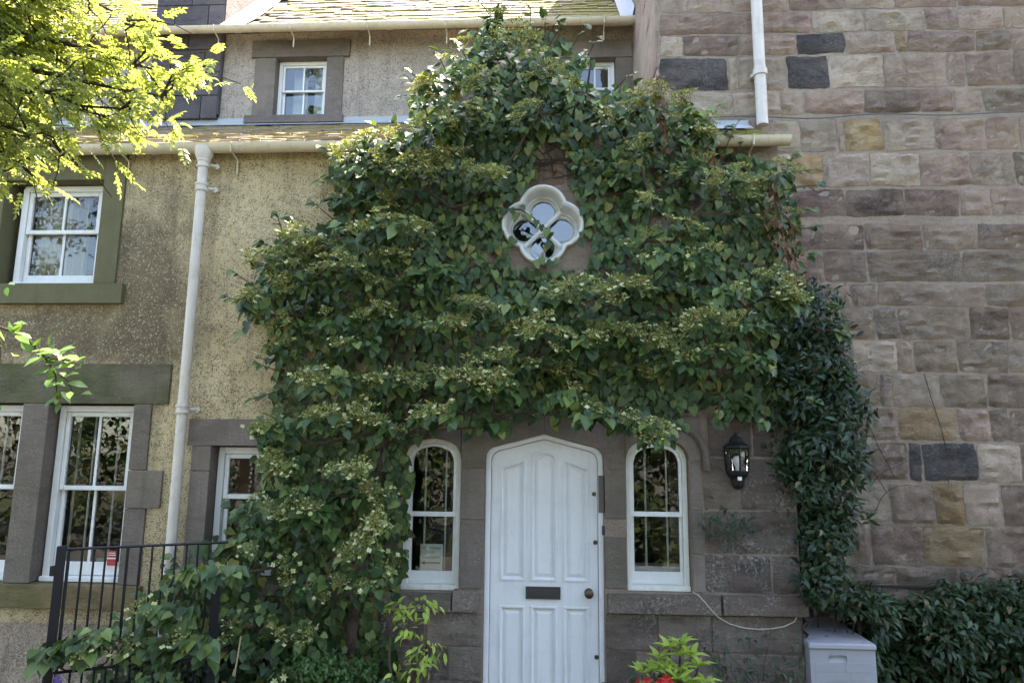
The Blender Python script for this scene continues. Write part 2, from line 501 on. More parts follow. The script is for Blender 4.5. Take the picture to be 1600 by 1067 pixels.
def harl(name, light, mid, dark, stain=None):
    t = NT(name)
    g = t.pos()
    big = t.noise(g, 1.3, 5, 0.6)
    c = t.mix(t.ramp(big, 0.35, 0.65), mid, light)
    if stain:
        for (sx, sz, rx, rz, amt) in stain:
            m = t.pos((1 / rx, 0.0, 1 / rz), (-sx / rx, 0, -sz / rz))
            ln = t.n('ShaderNodeVectorMath', operation='LENGTH'); t.l(m, ln.inputs[0])
            k = t.math('SUBTRACT', ln.outputs['Value'], t.ramp(t.noise(g, 2.7, 5, 0.65), 0.3, 0.7, -0.45, 0.45))
            c = t.mix(t.ramp(k, 1.2, 0.4, 0, amt), c, t.mix(t.noise(g, 9, 4, 0.7), (0.075, 0.052, 0.03), (0.17, 0.125, 0.075)))
    # dark whinstone chips showing where the coat has worn: clustered specks of two sizes
    cl = t.noise(g, 4.2, 5, 0.65)
    dens0 = t.math('ADD', t.ramp(cl, 0.36, 0.64, 0.08, 0.62), t.ramp(t.noise(g, 15, 4, 0.6), 0.40, 0.65, -0.12, 0.35))
    v = None
    for sc, amt in ((150, 0.95), (88, 0.9)):
        v = t.n('ShaderNodeTexVoronoi', feature='F1'); v.inputs['Scale'].default_value = sc; v.inputs['Randomness'].default_value = 1
        t.l(g, v.inputs['Vector'])
        sep = t.n('ShaderNodeSeparateColor'); t.l(v.outputs['Color'], sep.inputs[0])
        chip = t.math('LESS_THAN', sep.outputs[0], dens0 if sc > 100 else t.math('MULTIPLY', dens0, 0.5))
        chip = t.math('MULTIPLY', chip, t.ramp(v.outputs['Distance'], 0.62, 0.40))
        tone = t.mix(sep.outputs[1], dark, t.mix(0.5, dark, mid))
        c = t.mix(t.math('MULTIPLY', chip, amt), c, tone)
        c = t.mix(t.math('MULTIPLY', t.math('GREATER_THAN', sep.outputs[2], 0.93), 0.45), c, (0.55, 0.48, 0.36))
    v2 = t.noise(g, 130, 3, 0.7)
    c = t.mix(t.ramp(v2, 0.4, 0.75, 0, 0.45), c, t.mix(0.35, c, (0.5, 0.45, 0.36)))
    st = t.ramp(t.noise(t.pos((5, 5, 0.5)), 1.6, 4), 0.50, 0.72, 0, 0.65)
    c = t.mix(st, c, t.mix(0.6, c, (0.05, 0.04, 0.03)))
    n1 = t.bump(t.ramp(v.outputs['Distance'], 0.6, 0.0), 0.8, 0.008)
    n2 = t.bump(t.noise(g, 34, 5, 0.7), 0.7, 0.012, n1)
    n3 = t.bump(t.noise(g, 3.0, 3), 0.4, 0.04, n2)
    return t.fin(c, 0.95, n3, 0.15)

def paint(name, col, rough=0.45, dirt=0.25, dirt_col=(0.16, 0.14, 0.11), bump=0.15):
    t = NT(name)
    g = t.pos()
    c = t.mix(t.ramp(t.noise(g, 7, 6, 0.65), 0.5, 0.8, 0, dirt), col, dirt_col)
    c = t.mix(t.ramp(t.noise(t.pos((18, 18, 1.5)), 2.0, 5), 0.52, 0.8, 0, dirt), c, dirt_col)
    c = t.mix(t.ramp(t.noise(g, 55, 5, 0.7), 0.66, 0.74, 0, min(1, dirt * 2.2)), c, tuple(x * 0.6 for x in dirt_col))
    c = t.mix(t.ramp(t.noise(g, 2.3, 4), 0.35, 0.7, 0, 0.16), c, tuple(x * 0.72 for x in col))
    n = t.bump(t.noise(t.pos((1.0, 1.0, 0.06)), 160, 4), bump * 1.2, 0.003)
    n = t.bump(t.noise(g, 30, 5), bump, 0.006, n)
    return t.fin(c, t.ramp(t.noise(g, 12, 4), 0.3, 0.7, rough - 0.08, rough + 0.2), n, 0.4)

def leaf_mat(name, c1, c2, c3, trans=0.3, rough=0.42, tint=(1.25, 1.3, 0.45), odd=None):
    t = NT(name)
    geo = t.n('ShaderNodeNewGeometry'); oi = t.n('ShaderNodeObjectInfo')
    r = t.math('FRACT', t.math('ADD', geo.outputs['Random Per Island'], t.math('MULTIPLY', oi.outputs['Random'], 7.31)), 0)
    c = t.mix(t.ramp(r, 0.0, 0.6), c1, c2)
    c = t.mix(t.ramp(r, 0.72, 1.0), c, c3)
    if odd: c = t.mix(t.math('LESS_THAN', t.math('FRACT', t.math('MULTIPLY', r, 23.7), 0), odd[3]), c, odd[:3])
    g = t.pos()
    c = t.mix(t.ramp(t.noise(g, 60, 3), 0.35, 0.7, 0, 0.3), c, t.mix(0.5, c, (0.02, 0.03, 0.012)))
    t.fin(c, rough, t.bump(t.noise(g, 80, 3), 0.25, 0.004), 0.35)
    tr = t.n('ShaderNodeBsdfTranslucent')
    tc = t.mix(1.0, c, tint, 'MULTIPLY')
    t.l(tc, tr.inputs['Color'])
    ms = t.n('ShaderNodeMixShader'); ms.inputs[0].default_value = trans
    t.l(t.b.outputs[0], ms.inputs[1]); t.l(tr.outputs[0], ms.inputs[2]); t.l(ms.outputs[0], t.out.inputs['Surface'])
    return t.mat

def glass_mat(name, ior=1.75, tint=(0.86, 0.9, 0.9), wave=0.06):
    t = NT(name)
    t.t.nodes.remove(t.b)
    g = t.pos()
    nb = t.bump(t.noise(g, 5.0, 2), wave, 0.02)
    gl = t.n('ShaderNodeBsdfGlossy'); gl.inputs['Roughness'].default_value = 0.012
    t.l(nb, gl.inputs['Normal'])
    tr = t.n('ShaderNodeBsdfTransparent'); tr.inputs['Color'].default_value = (*tint, 1)
    fr = t.n('ShaderNodeFresnel'); fr.inputs['IOR'].default_value = ior
    ms = t.n('ShaderNodeMixShader')
    t.l(fr.outputs[0], ms.inputs[0]); t.l(tr.outputs[0], ms.inputs[1]); t.l(gl.outputs[0], ms.inputs[2])
    t.l(ms.outputs[0], t.out.inputs['Surface'])
    return t.mat

def plain(name, col, rough=0.6, metal=0.0, spec=None, var=0.2):
    t = NT(name)
    g = t.pos()
    c = t.mix(t.ramp(t.noise(g, 14, 5), 0.35, 0.75, 0, var), col, tuple(x * 0.45 for x in col))
    return t.fin(c, rough, t.bump(t.noise(g, 60, 4), 0.15, 0.003), spec, metal)

def slate_mat(name):
    t = NT(name)
    g = t.pos()
    oi = t.n('ShaderNodeObjectInfo'); geo = t.n('ShaderNodeNewGeometry')
    r = t.math('FRACT', t.math('ADD', geo.outputs['Random Per Island'], t.math('MULTIPLY', oi.outputs['Random'], 5.7)), 0)
    c = t.mix(r, (0.14, 0.11, 0.08), (0.29, 0.23, 0.155))
    c = t.mix(t.ramp(t.noise(t.pos((3, 3, 3), obj_shift=True), 2.0, 5), 0.4, 0.7, 0, 0.7), c, (0.32, 0.24, 0.19))
    moss = t.math('ADD', t.noise(g, 2.2, 5, 0.7), t.math('MULTIPLY', t.ramp(t.noise(g, 14, 4, 0.7), 0.3, 0.7, -0.5, 0.5), 0.25))
    xg = t.n('ShaderNodeSeparateXYZ'); t.l(geo.outputs['Position'], xg.inputs[0])
    moss = t.math('ADD', moss, t.ramp(xg.outputs['X'], -1.6, 0.6, 0, 0.14))
    c = t.mix(t.ramp(moss, 0.49, 0.60, 0, 0.85), c, t.mix(t.noise(g, 30, 3), (0.29, 0.225, 0.045), (0.13, 0.125, 0.03)))
    c = t.mix(t.ramp(t.noise(g, 45, 3, 0.7), 0.62, 0.7, 0, 0.6), c, (0.42, 0.38, 0.30))
    n = t.bump(t.noise(g, 26, 5, 0.7), 0.7, 0.012)
    return t.fin(c, 0.9, n, 0.2)

M = {}
M['t'] = sandstone('sandstone_cream', (0.684, 0.532, 0.392), (0.610, 0.459, 0.355), (0.440, 0.302, 0.235), 0.6, 1.0, blotch=0.5)
M['p'] = sandstone('sandstone_pinkish_grey', (0.623, 0.460, 0.344), (0.558, 0.393, 0.297), (0.338, 0.212, 0.167), 0.9, 1.1, blotch=0.6)
M['m'] = sandstone('sandstone_mauve', (0.480, 0.321, 0.247), (0.585, 0.417, 0.312), (0.273, 0.167, 0.140), 0.9, 1.2)
M['d'] = sandstone('sandstone_blackened', (0.115, 0.098, 0.092), (0.20, 0.165, 0.15), (0.06, 0.05, 0.05), 0.9, 1.0, 0.3)
M['b'] = sandstone('sandstone_dark_mauve', (0.306, 0.200, 0.162), (0.441, 0.309, 0.232), (0.142, 0.092, 0.079), 1.0, 1.2)
M['o'] = sandstone('sandstone_ochre', (0.513, 0.325, 0.162), (0.524, 0.375, 0.230), (0.330, 0.190, 0.084), 0.7, 0.9, 0.2)
M['g'] = sandstone('sandstone_lichened_grey', (0.450, 0.326, 0.237), (0.519, 0.381, 0.279), (0.273, 0.188, 0.137), 0.9, 1.3, 0.85)
M['q'] = sandstone('sandstone_shaded_dirty_brown', (0.441, 0.321, 0.232), (0.390, 0.266, 0.200), (0.233, 0.151, 0.113), 0.9, 1.2, 0.6)  # darker version of the pinkish stone: foliage shade and grime put into its colour
M['r'] = sandstone('sandstone_reddish', (0.382, 0.235, 0.173), (0.360, 0.269, 0.204), (0.220, 0.123, 0.089), 0.7, 1.0, 0.5)
M['mortar'] = sandstone('lime_mortar', (0.464, 0.354, 0.271), (0.410, 0.306, 0.235), (0.324, 0.233, 0.180), 0.3, 0.6, 0.3, blotch=0.5)
M['ashlar'] = sandstone('ashlar_brown', (0.185, 0.140, 0.112), (0.225, 0.178, 0.145), (0.105, 0.076, 0.062), 0.7, 0.5, 0.45)
M['ashlar2'] = sandstone('ashlar_lichened', (0.215, 0.168, 0.138), (0.18, 0.13, 0.108), (0.11, 0.074, 0.062), 0.8, 0.8, 1.0)
M['lintel'] = sandstone('lintel_mauve_brown', (0.198, 0.158, 0.138), (0.225, 0.178, 0.155), (0.14, 0.11, 0.096), 0.4, 0.3, 0.2, 0.25, blotch=0.5)
M['lintel_green'] = sandstone('lintel_algae', (0.20, 0.17, 0.12), (0.165, 0.145, 0.095), (0.095, 0.085, 0.055), 0.5, 0.4, 0.15, 0.75)
M['sill_brown'] = sandstone('sill_mossy', (0.270, 0.190, 0.099), (0.216, 0.170, 0.081), (0.140, 0.105, 0.054), 0.4, 0.5, 0.1, 0.5)
M['olive'] = paint('olive_stone_paint', (0.112, 0.100, 0.048), 0.75, 0.35, (0.05, 0.05, 0.025), 0.35)
M['chim'] = sandstone('sandstone_blue_grey', (0.105, 0.092, 0.098), (0.125, 0.105, 0.105), (0.07, 0.06, 0.065), 0.4, 0.4, 0.1)
M['harl'] = harl('harl_tan', (0.60, 0.48, 0.29), (0.45, 0.345, 0.19), (0.075, 0.058, 0.04),
                 stain=[(-3.30, 3.25, 0.50, 0.95, 0.92), (-4.2, 2.82, 1.2, 0.36, 0.92), (-3.2, 2.75, 0.5, 0.3, 0.9)])
M['harl_grey'] = harl('harl_grey', (0.416, 0.351, 0.296), (0.336, 0.273, 0.228), (0.088, 0.070, 0.060))
M['harl_low'] = harl('harl_pinkish', (0.42, 0.32, 0.245), (0.32, 0.24, 0.18), (0.13, 0.095, 0.075))
M['white'] = paint('white_paint', (0.70, 0.69, 0.68), 0.4, 0.14)
M['white_old'] = paint('white_paint_old', (0.70, 0.68, 0.61), 0.5, 0.3)
M['door'] = paint('door_paint', (0.68, 0.67, 0.68), 0.42, 0.2, (0.24, 0.22, 0.20))
M['cream'] = paint('cream_gutter_paint', (0.58, 0.51, 0.39), 0.45, 0.4, (0.18, 0.15, 0.09))
M['pipe'] = paint('downpipe_paint', (0.58, 0.52, 0.46), 0.45, 0.45, (0.24, 0.16, 0.10))
M['lead'] = plain('lead_flashing', (0.34, 0.35, 0.37), 0.5, 0.0, 0.5)
M['slate'] = slate_mat('mossy_stone_slate')
M['iron'] = plain('black_iron', (0.010, 0.010, 0.013), 0.5, 0.0, 0.25)
M['bronze'] = plain('aged_bronze', (0.10, 0.075, 0.05), 0.4, 0.8)
M['pewter'] = plain('dark_pewter', (0.055, 0.05, 0.048), 0.45, 0.4)
M['brown_box'] = plain('brown_plate', (0.085, 0.068, 0.06), 0.6)
M['glass'] = glass_mat('window_glass')
M['glass_upper'] = glass_mat('upper_window_glass', 2.1)
M['glass_clear'] = glass_mat('lantern_glass', 1.5, (0.95, 0.95, 0.95), 0.02)
M['room'] = plain('dark_room', (0.035, 0.03, 0.026), 0.9)
M['room_blue'] = plain('pale_room', (0.30, 0.34, 0.40), 0.9)
M['curtain'] = plain('beige_curtain', (0.62, 0.54, 0.42), 0.9)
M['paper'] = plain('paper', (0.72, 0.72, 0.68), 0.8, var=0.08)
M['ink'] = plain('ink', (0.04, 0.04, 0.045), 0.8)
M['red'] = plain('red_print', (0.45, 0.04, 0.04), 0.6)
M['plastic'] = plain('grey_plastic', (0.31, 0.30, 0.325), 0.55, var=0.15)
M['plastic_dark'] = plain('black_plastic', (0.02, 0.02, 0.022), 0.55)
M['cable'] = plain('white_cable', (0.44, 0.40, 0.34), 0.6)
M['cable_dark'] = plain('black_cable', (0.11, 0.10, 0.10), 0.7)
M['bark'] = sandstone('bark', (0.12, 0.09, 0.065), (0.085, 0.06, 0.045), (0.05, 0.035, 0.03), 0.8, 1.0, 0.1)
M['stem'] = sandstone('vine_stem', (0.17, 0.115, 0.085), (0.13, 0.09, 0.065), (0.05, 0.03, 0.025), 0.6, 0.8, 0.0)
M['cane'] = plain('bamboo_cane', (0.45, 0.35, 0.20), 0.6)
M['vine_leaf'] = leaf_mat('hydrangea_leaf', (0.027, 0.055, 0.019), (0.068, 0.114, 0.035), (0.185, 0.245, 0.066), 0.2, 0.42, odd=(0.20, 0.19, 0.05, 0.035))
M['umbel'] = leaf_mat('flower_buds', (0.18, 0.195, 0.06), (0.26, 0.265, 0.085), (0.34, 0.33, 0.12), 0.25, 0.7, odd=(0.15, 0.10, 0.05, 0.12))
M['floret'] = leaf_mat('white_floret', (0.52, 0.53, 0.20), (0.60, 0.59, 0.36), (0.46, 0.50, 0.12), 0.3, 0.6, (1, 1, 0.9))
M['ivy_leaf'] = leaf_mat('clematis_leaf', (0.014, 0.029, 0.013), (0.024, 0.046, 0.018), (0.045, 0.075, 0.026), 0.2, 0.42, odd=(0.12, 0.10, 0.03, 0.02))
M['shrub_leaf'] = leaf_mat('shrub_leaf', (0.016, 0.034, 0.014), (0.028, 0.054, 0.02), (0.055, 0.09, 0.032), 0.2, 0.45, odd=(0.14, 0.09, 0.04, 0.03))
M['fern_leaf'] = leaf_mat('small_shrub_leaf', (0.04, 0.085, 0.022), (0.06, 0.115, 0.03), (0.10, 0.16, 0.045), 0.25, 0.5)
M['rowan_leaf'] = leaf_mat('rowan_leaf', (0.20, 0.25, 0.075), (0.28, 0.33, 0.11), (0.38, 0.42, 0.18), 0.42, 0.3, (1.4, 1.35, 0.65))
M['lilac_leaf'] = leaf_mat('lilac_leaf', (0.10, 0.19, 0.05), (0.14, 0.24, 0.06), (0.20, 0.30, 0.08), 0.3, 0.35)
M['lime_leaf'] = leaf_mat('yellow_green_leaf', (0.33, 0.43, 0.07), (0.42, 0.50, 0.10), (0.25, 0.36, 0.06), 0.3, 0.4)
M['dead_leaf'] = leaf_mat('dead_leaf', (0.13, 0.06, 0.035), (0.19, 0.09, 0.05), (0.24, 0.13, 0.08), 0.15, 0.7, (1, .8, .6))
M['wood_leaf'] = leaf_mat('woodland_leaf', (0.025, 0.045, 0.014), (0.042, 0.066, 0.018), (0.075, 0.095, 0.025), 0.3, 0.55)
M['petal_red'] = leaf_mat('red_petal', (0.5, 0.015, 0.02), (0.6, 0.02, 0.02), (0.55, 0.03, 0.02), 0.2, 0.5, (1, .5, .5))
M['petal_purple'] = leaf_mat('purple_petal', (0.16, 0.09, 0.40), (0.22, 0.13, 0.5), (0.25, 0.17, 0.5), 0.2, 0.5, (1, .8, 1))

def ground_mat():
    t = NT('gravel_path')
    g = t.pos()
    c = t.mix(t.ramp(t.noise(g, 0.8, 5), 0.35, 0.65), (0.095, 0.085, 0.07), (0.13, 0.115, 0.095))
    c = t.mix(t.ramp(t.vor(g, 60), 0.1, 0.6, 0, 0.6), c, (0.055, 0.05, 0.045))
    return t.fin(c, 0.95, t.bump(t.vor(g, 60), 0.6, 0.01), 0.2)
M['ground'] = ground_mat()
M['tarmac'] = plain('tarmac', (0.055, 0.055, 0.057), 0.9)
M['soil'] = plain('garden_soil', (0.045, 0.033, 0.024), 0.95)

# ------------------------------------------------------------------ the ground
def sheet(name, poly, z, mat):
    me = bpy.data.meshes.new(name)
    me.from_pydata([(x, y, z) for x, y in poly], [], [tuple(range(len(poly)))])
    me.materials.append(mat)
    o = link(bpy.data.objects.new(name, me))
    return tag(o, kind='structure')
sheet('ground', [(-300, -300), (300, -300), (300, 300), (-300, 300)], 0.0, M['ground'])
sheet('road', [(-120, -7.2), (120, -7.2), (120, -4.4), (-120, -4.4)], 0.004, M['tarmac'])
sheet('flower_bed', [(-4.9, -1.1), (-0.62, -0.9), (-0.62, 0.02), (-4.9, 0.02)], 0.004, M['soil'])
sheet('flower_bed', [(0.5, -0.75), (1.74, -0.7), (1.74, 0.02), (0.5, 0.02)], 0.004, M['soil'])

# ------------------------------------------------------------------ stones
def rough_stone(x0, x1, z0, z1, y, depth=0.05, proud=0.02, rough=0.012, seed=0, wob=0.012):
    """rock-faced block: rounded, uneven outline, hewn front"""
    r = random.Random(seed)
    w, h = x1 - x0, z1 - z0
    nx = max(4, min(15, int(w / 0.035))); nz = max(4, min(9, int(h / 0.035)))
    mb = MB()
    ph = [r.uniform(0, 6.3) for _ in range(6)]
    tilt = r.uniform(-1, 1) * 0.006; bulge = r.uniform(0.3, 1.0)
    vs = []
    for j in range(nz + 1):
        for i in range(nx + 1):
            u, v = i / nx, j / nz
            ex = min(u, 1 - u) * w; ez = min(v, 1 - v) * h
            e = min(ex, ez)
            d = 0.004 + proud * (1 - math.exp(-e / 0.007)) * (0.8 + 0.2 * bulge)
            if e > 1e-6:
                q_ = Vector(((x0 + u * w) * 9 + ph[0] * 9, ph[1] * 5, (z0 + v * h) * 22))
                d += rough * min(1, e / 0.02) * (1.5 * mnoise.noise(q_) + 0.9 * mnoise.noise(q_ * 2.3) + r.uniform(-.35, .35)) + tilt * (2 * u - 1)
            X = x0 + u * w; Z = z0 + v * h
            if i in (0, nx): X += wob * (math.sin(v * 3 + ph[2]) * 0.5 + r.uniform(-.5, .5)) + (wob * 0.35 * (abs(2 * v - 1) ** 6) * (1 if i == 0 else -1))
            if j in (0, nz): Z += wob * (math.sin(u * 4 + ph[3]) * 0.5 + r.uniform(-.4, .4)) + (wob * 0.35 * (abs(2 * u - 1) ** 10) * (1 if j == 0 else -1))
            vs.append((X, y - d, Z))
    fs = []
    for j in range(nz):
        for i in range(nx):
            a = j * (nx + 1) + i
            fs.append((a, a + 1, a + nx + 2, a + nx + 1))
    ring = [i for i in range(nx + 1)] + [j * (nx + 1) + nx for j in range(1, nz + 1)] + [nz * (nx + 1) + i for i in range(nx - 1, -1, -1)] + [j * (nx + 1) for j in range(nz - 1, 0, -1)]
    b = len(vs)
    for k in ring: vs.append((vs[k][0], y + depth, vs[k][2]))
    L = len(ring)
    for k in range(L):
        q = (k + 1) % L
        fs.append((ring[q], ring[k], b + k, b + q))
    mb.add(vs, fs)
    return mb

# the tall sandstone building on the right (front at y = 0.7, side return towards the rear house)
tower = thing('stone_building', 'tall building of squared pink, cream and dark sandstone blocks filling the right side', 'building', (3.0, 0.7, 0))
SY = 0.70
mb = MB()
mb.prism([(1.0, 0.0), (8.0, 0.0), (8.0, 11.3), (1.0, 11.3)], SY, 9.0, back=True)
mb.build('wall', M['mortar'], tower)
k = 0
rr = random.Random(3)
far_stones = MB()
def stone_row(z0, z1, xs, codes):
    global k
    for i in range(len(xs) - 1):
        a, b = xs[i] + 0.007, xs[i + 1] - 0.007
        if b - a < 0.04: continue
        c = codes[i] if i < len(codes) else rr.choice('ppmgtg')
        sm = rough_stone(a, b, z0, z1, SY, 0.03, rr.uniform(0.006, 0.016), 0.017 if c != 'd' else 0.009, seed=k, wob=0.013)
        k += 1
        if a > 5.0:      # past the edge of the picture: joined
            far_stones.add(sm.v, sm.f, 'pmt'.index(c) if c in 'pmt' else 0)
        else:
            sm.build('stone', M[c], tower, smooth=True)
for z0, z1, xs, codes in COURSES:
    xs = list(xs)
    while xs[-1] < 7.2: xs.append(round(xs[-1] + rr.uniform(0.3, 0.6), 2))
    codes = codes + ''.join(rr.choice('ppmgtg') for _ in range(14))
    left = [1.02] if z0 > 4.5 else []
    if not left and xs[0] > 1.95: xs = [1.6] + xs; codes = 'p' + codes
    if z0 < 3.8: codes = ''.join('q' if (q_ == 'p' and rr.random() < .75) else q_ for q_ in codes)  # lower courses take the stone with shade and dirt coloured in
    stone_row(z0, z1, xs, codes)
for z0, z1 in ((6.285, 6.56), (6.59, 6.80), (6.83, 7.12), (7.15, 7.4), (0.66, 0.885), (0.40, 0.64), (0.1, 0.38)):
    xs = [1.02 if z0 > 1 else 1.9]
    while xs[-1] < 7.2: xs.append(xs[-1] + rr.uniform(0.28, 0.62))
    stone_row(z0, z1, xs, ''.join(rr.choice('tpmpgtb') for _ in range(30)))
o = far_stones.build('stone_courses', [M['p'], M['m'], M['t']], tower, smooth=True)
o['kind'] = 'stuff'
# dressed quoins of the side return, tooled up and down
for i in range(9):
    z0 = 4.35 + i * 0.36
    mb = MB()
    vs = []; n = 10
    y0, y1 = SY + 0.004, 2.38
    mbv = []
    for j in range(n + 1):
        yy = y0 + (y1 - y0) * j / n
        xx = 1.0 - 0.012 - 0.008 * rr.random()
        mbv += [(xx, yy, z0 + 0.005), (xx, yy, z0 + 0.352), (1.0, yy, z0 + 0.005), (1.0, yy, z0 + 0.352)]
    fs = []
    for j in range(n):
        a = j * 4
        fs += [(a, a + 1, a + 5, a + 4), (a + 1, a + 3, a + 7, a + 5), (a + 2, a, a + 4, a + 6)]
    fs += [(0, 2, 3, 1), (n * 4, n * 4 + 1, n * 4 + 3, n * 4 + 2)]
    mb.add(mbv, fs).build('quoin', M['t' if i % 3 else 'p'], tower)
# string of slabs at the foot of the visible courses
MB().box(1.9, 7.8, SY - 0.035, SY - 0.002, 0.888, 0.900).build('ledge', M['d'], tower)

# cream pipe on the stone building
pp = MB().tube([(1.885, 0.60, 4.80), (1.885, 0.60, 11.0)], 0.05, 16)
pipe_r = pp.build('downpipe', M['pipe'], tower, True)
MB().lathe([(0.05, -0.03), (0.062, -0.028), (0.064, 0.0), (0.062, 0.028), (0.05, 0.03)], (1.885, 0.60, 5.30), 16).box(1.82, 1.95, 0.64, 0.69, 5.285, 5.315).build('collar', M['pipe'], pipe_r, True)
# dark cable clipped along the stones
pts = [(1.36 + 0.18 * i, 0.645 + 0.006 * math.sin(i * 1.3), 4.905 + 0.012 * math.sin(i * 0.9) - 0.012 * math.exp(-((i - 5) / 4.0) ** 2)) for i in range(24)]
MB().tube(pts, 0.006, 6).build('cable', M['cable_dark'], tower)
tag(bpy.data.objects['cable'], 'thin dark cable running along a mortar joint')

# ------------------------------------------------------------------ openings
def arch(x0, x1, zb, zs, za, prof):
    c = (x0 + x1) / 2
    pts = [(x0, zb), (x1, zb)]
    rt = [(x1 - (x1 - c) * f, zs + (za - zs) * g) for f, g in prof]
    lf = [(x0 + (c - x0) * f, zs + (za - zs) * g) for f, g in prof[:-1]]
    return pts + rt + lf[::-1]
P_DOOR = [(0, 0), (0.012, 0.20), (0.05, 0.36), (0.12, 0.47), (1, 1)]
P_WIN = [(0, 0), (0.03, 0.24), (0.09, 0.46), (0.2, 0.66), (0.36, 0.80), (0.62, 0.92), (1, 1)]
DOOR = arch(-0.475, 0.405, 0.0, 1.865, 2.055, P_DOOR)
WIN_L = arch(-1.10, -0.66, 0.905, 1.86, 2.02, P_WIN)
WIN_R = arch(0.572, 1.035, 0.93, 1.865, 2.03, P_WIN)
def quatre(cx, cz, a, r, n=14):
    """outline of four overlapping lobes"""
    q = a  # lobe centres at distance a from the middle
    t = math.acos(min(1, a / r * math.sin(math.pi / 4))) if False else None
    # cusp on the diagonal: |p - (a,0)| = r on direction 45 deg
    d = a * math.cos(math.pi / 4) + math.sqrt(r * r - (a * math.sin(math.pi / 4)) ** 2)
    cusp = (d * math.cos(math.pi / 4), d * math.sin(math.pi / 4))
    half = math.atan2(cusp[1], cusp[0] - a)
    pts = []
    for k_ in range(4):
        b = k_ * math.pi / 2
        for i in range(n):
            th = -half + 2 * half * i / n
            x, z = a + r * math.cos(th), r * math.sin(th)
            pts.append((cx + x * math.cos(b) - z * math.sin(b), cz + x * math.sin(b) + z * math.cos(b)))
    return pts
QC = (-0.052, 3.688)
QA = 0.132
QUAT = quatre(*QC, QA, 0.160)
W1 = (-4.50, -3.665, 3.22, 4.10)      # first-floor window on the left
W2 = (-3.91, -3.225, 0.905, 2.255)    # ground-floor window on the left, right light
W3 = (-4.90, -4.12, 0.905, 2.255)     # its left light
W4 = (-2.583, -2.06, 0.98, 1.94)      # small window behind the creeper
rect = lambda x0, x1, z0, z1: [(x0, z0), (x1, z0), (x1, z1), (x0, z1)]

# ------------------------------------------------------------------ the cottage
cottage = thing('cottage', 'old two-storey cottage with tan harled wall, white arched door and creeper over its front', 'house', (-0.04, 0.0, 0.0))
HX = -1.25      # harling stops here, dressed stone beyond
mb = MB()
mb.prism([(-8.0, 0.62), (HX, 0.62), (HX, 4.34), (-8.0, 4.34)], 0.0, 0.28, holes=[rect(a - .01, b + .01, c - .01, d + .01) for a, b, c, d in (W1, W2, W3, W4)])
mb.build('front_wall', M['harl'], cottage)
MB().prism([(-8.0, 0.0), (HX, 0.0), (HX, 0.62), (-8.0, 0.62)], 0.004, 0.28).build('base_course', M['harl_low'], cottage)
GAB = [(0.95, 4.34), (-0.25, 5.02), (-1.25, 4.42)]
mb = MB()
mb.prism([(HX, 0.0), (-0.475, 0.0)] + [(x, z) for x, z in DOOR[2:][::-1]] + [(0.405, 0.0), (1.80, 0.0), (1.80, 4.34)] + GAB, 0.0, 0.28,
         holes=[WIN_L, WIN_R, QUAT])
porch_wall = mb.build('porch_wall', M['mortar'], cottage)
MB().box(1.52, 1.798, 0.002, SY, 0.0, 4.33).build('side_wall', M['ashlar'], cottage)

MB().prism(rect(-8.0, 1.0, 0.0, 5.72), 2.41, 2.5, back=True).box(-8.1, -8.0, 0.0, 2.5, 0.0, 5.9).build('back_wall', M['room'], cottage)
MB().box(-0.75, 0.56, 0.285, 1.9, 0.0, 0.01).box(-0.75, 0.56, 1.9, 1.95, 0.0, 2.5).box(-0.80, -0.76, 0.285, 1.9, 0.0, 2.5).box(0.53, 0.57, 0.285, 1.9, 0.0, 2.5).box(-0.8, 0.56, 0.285, 1.9, 2.5, 2.55).build('hallway', M['room'], cottage)

def ash(poly, mat, proud=0.012, depth=0.26, name='stone', holes=(), bev=True):
    """dressed block: polygon in the wall plane with a small arris"""
    m = MB()
    cx = sum(p[0] for p in poly) / len(poly); cz = sum(p[1] for p in poly) / len(poly)
    m.prism(poly, -proud, depth, holes=holes)
    o = m.build(name, mat, cottage)
    if bev:
        md = o.modifiers.new('arris', 'BEVEL'); md.width = 0.005; md.segments = 2; md.limit_method = 'ANGLE'; md.angle_limit = R(40)
    return o
def ablock(x0, x1, z0, z1, mat='ashlar', proud=0.012, g=0.004, depth=0.26, name='stone'):
    return ash(rect(x0 + g, x1 - g, z0 + g, z1 - g), M[mat], proud + random.uniform(-.003, .003), depth, name)
# door head: two stones meeting over the apex, cut to the arch
al = [p for p in DOOR if p[0] <= -0.034 and p[1] > 0.1]
al = sorted(al, key=lambda p: p[0])
ar = sorted([p for p in DOOR if p[0] >= -0.036 and p[1] > 0.1], key=lambda p: p[0])
hdL = [(-0.475, 1.80)] + al[1:] if al[0][1] < 1.9 else al
zt = 2.20
def head_stone(side):
    pts = sorted(set(DOOR[2:]), key=lambda p: p[0])
    ap = max(pts, key=lambda p: p[1])
    if side < 0:
        run = [p for p in pts if p[0] <= ap[0]]
        return [(-0.655, 1.80), (-0.479, 1.80)] + [(x - 0.001, z + 0.001) for x, z in run] + [(ap[0] - 0.002, zt), (-0.655, zt)]
    run = [p for p in pts if p[0] >= ap[0]]
    return [(ap[0] + 0.002, zt)] + [(x + 0.001, z + 0.001) for x, z in run] + [(0.409, 1.80), (0.565, 1.80), (0.565, zt)]
ash(head_stone(-1), M['lintel'], 0.014, 0.2, 'lintel')
ash(head_stone(1), M['lintel'], 0.014, 0.2, 'lintel')
for z0, z1 in ((0.93, 1.42), (1.42, 1.796)):
    ablock(-0.655, -0.477, z0, z1, 'lintel', 0.012, name='jamb')
    ablock(0.408, 0.568, z0 + 0.02, z1 - (0 if z1 > 1.5 else 0.1), 'lintel', 0.012, name='jamb')
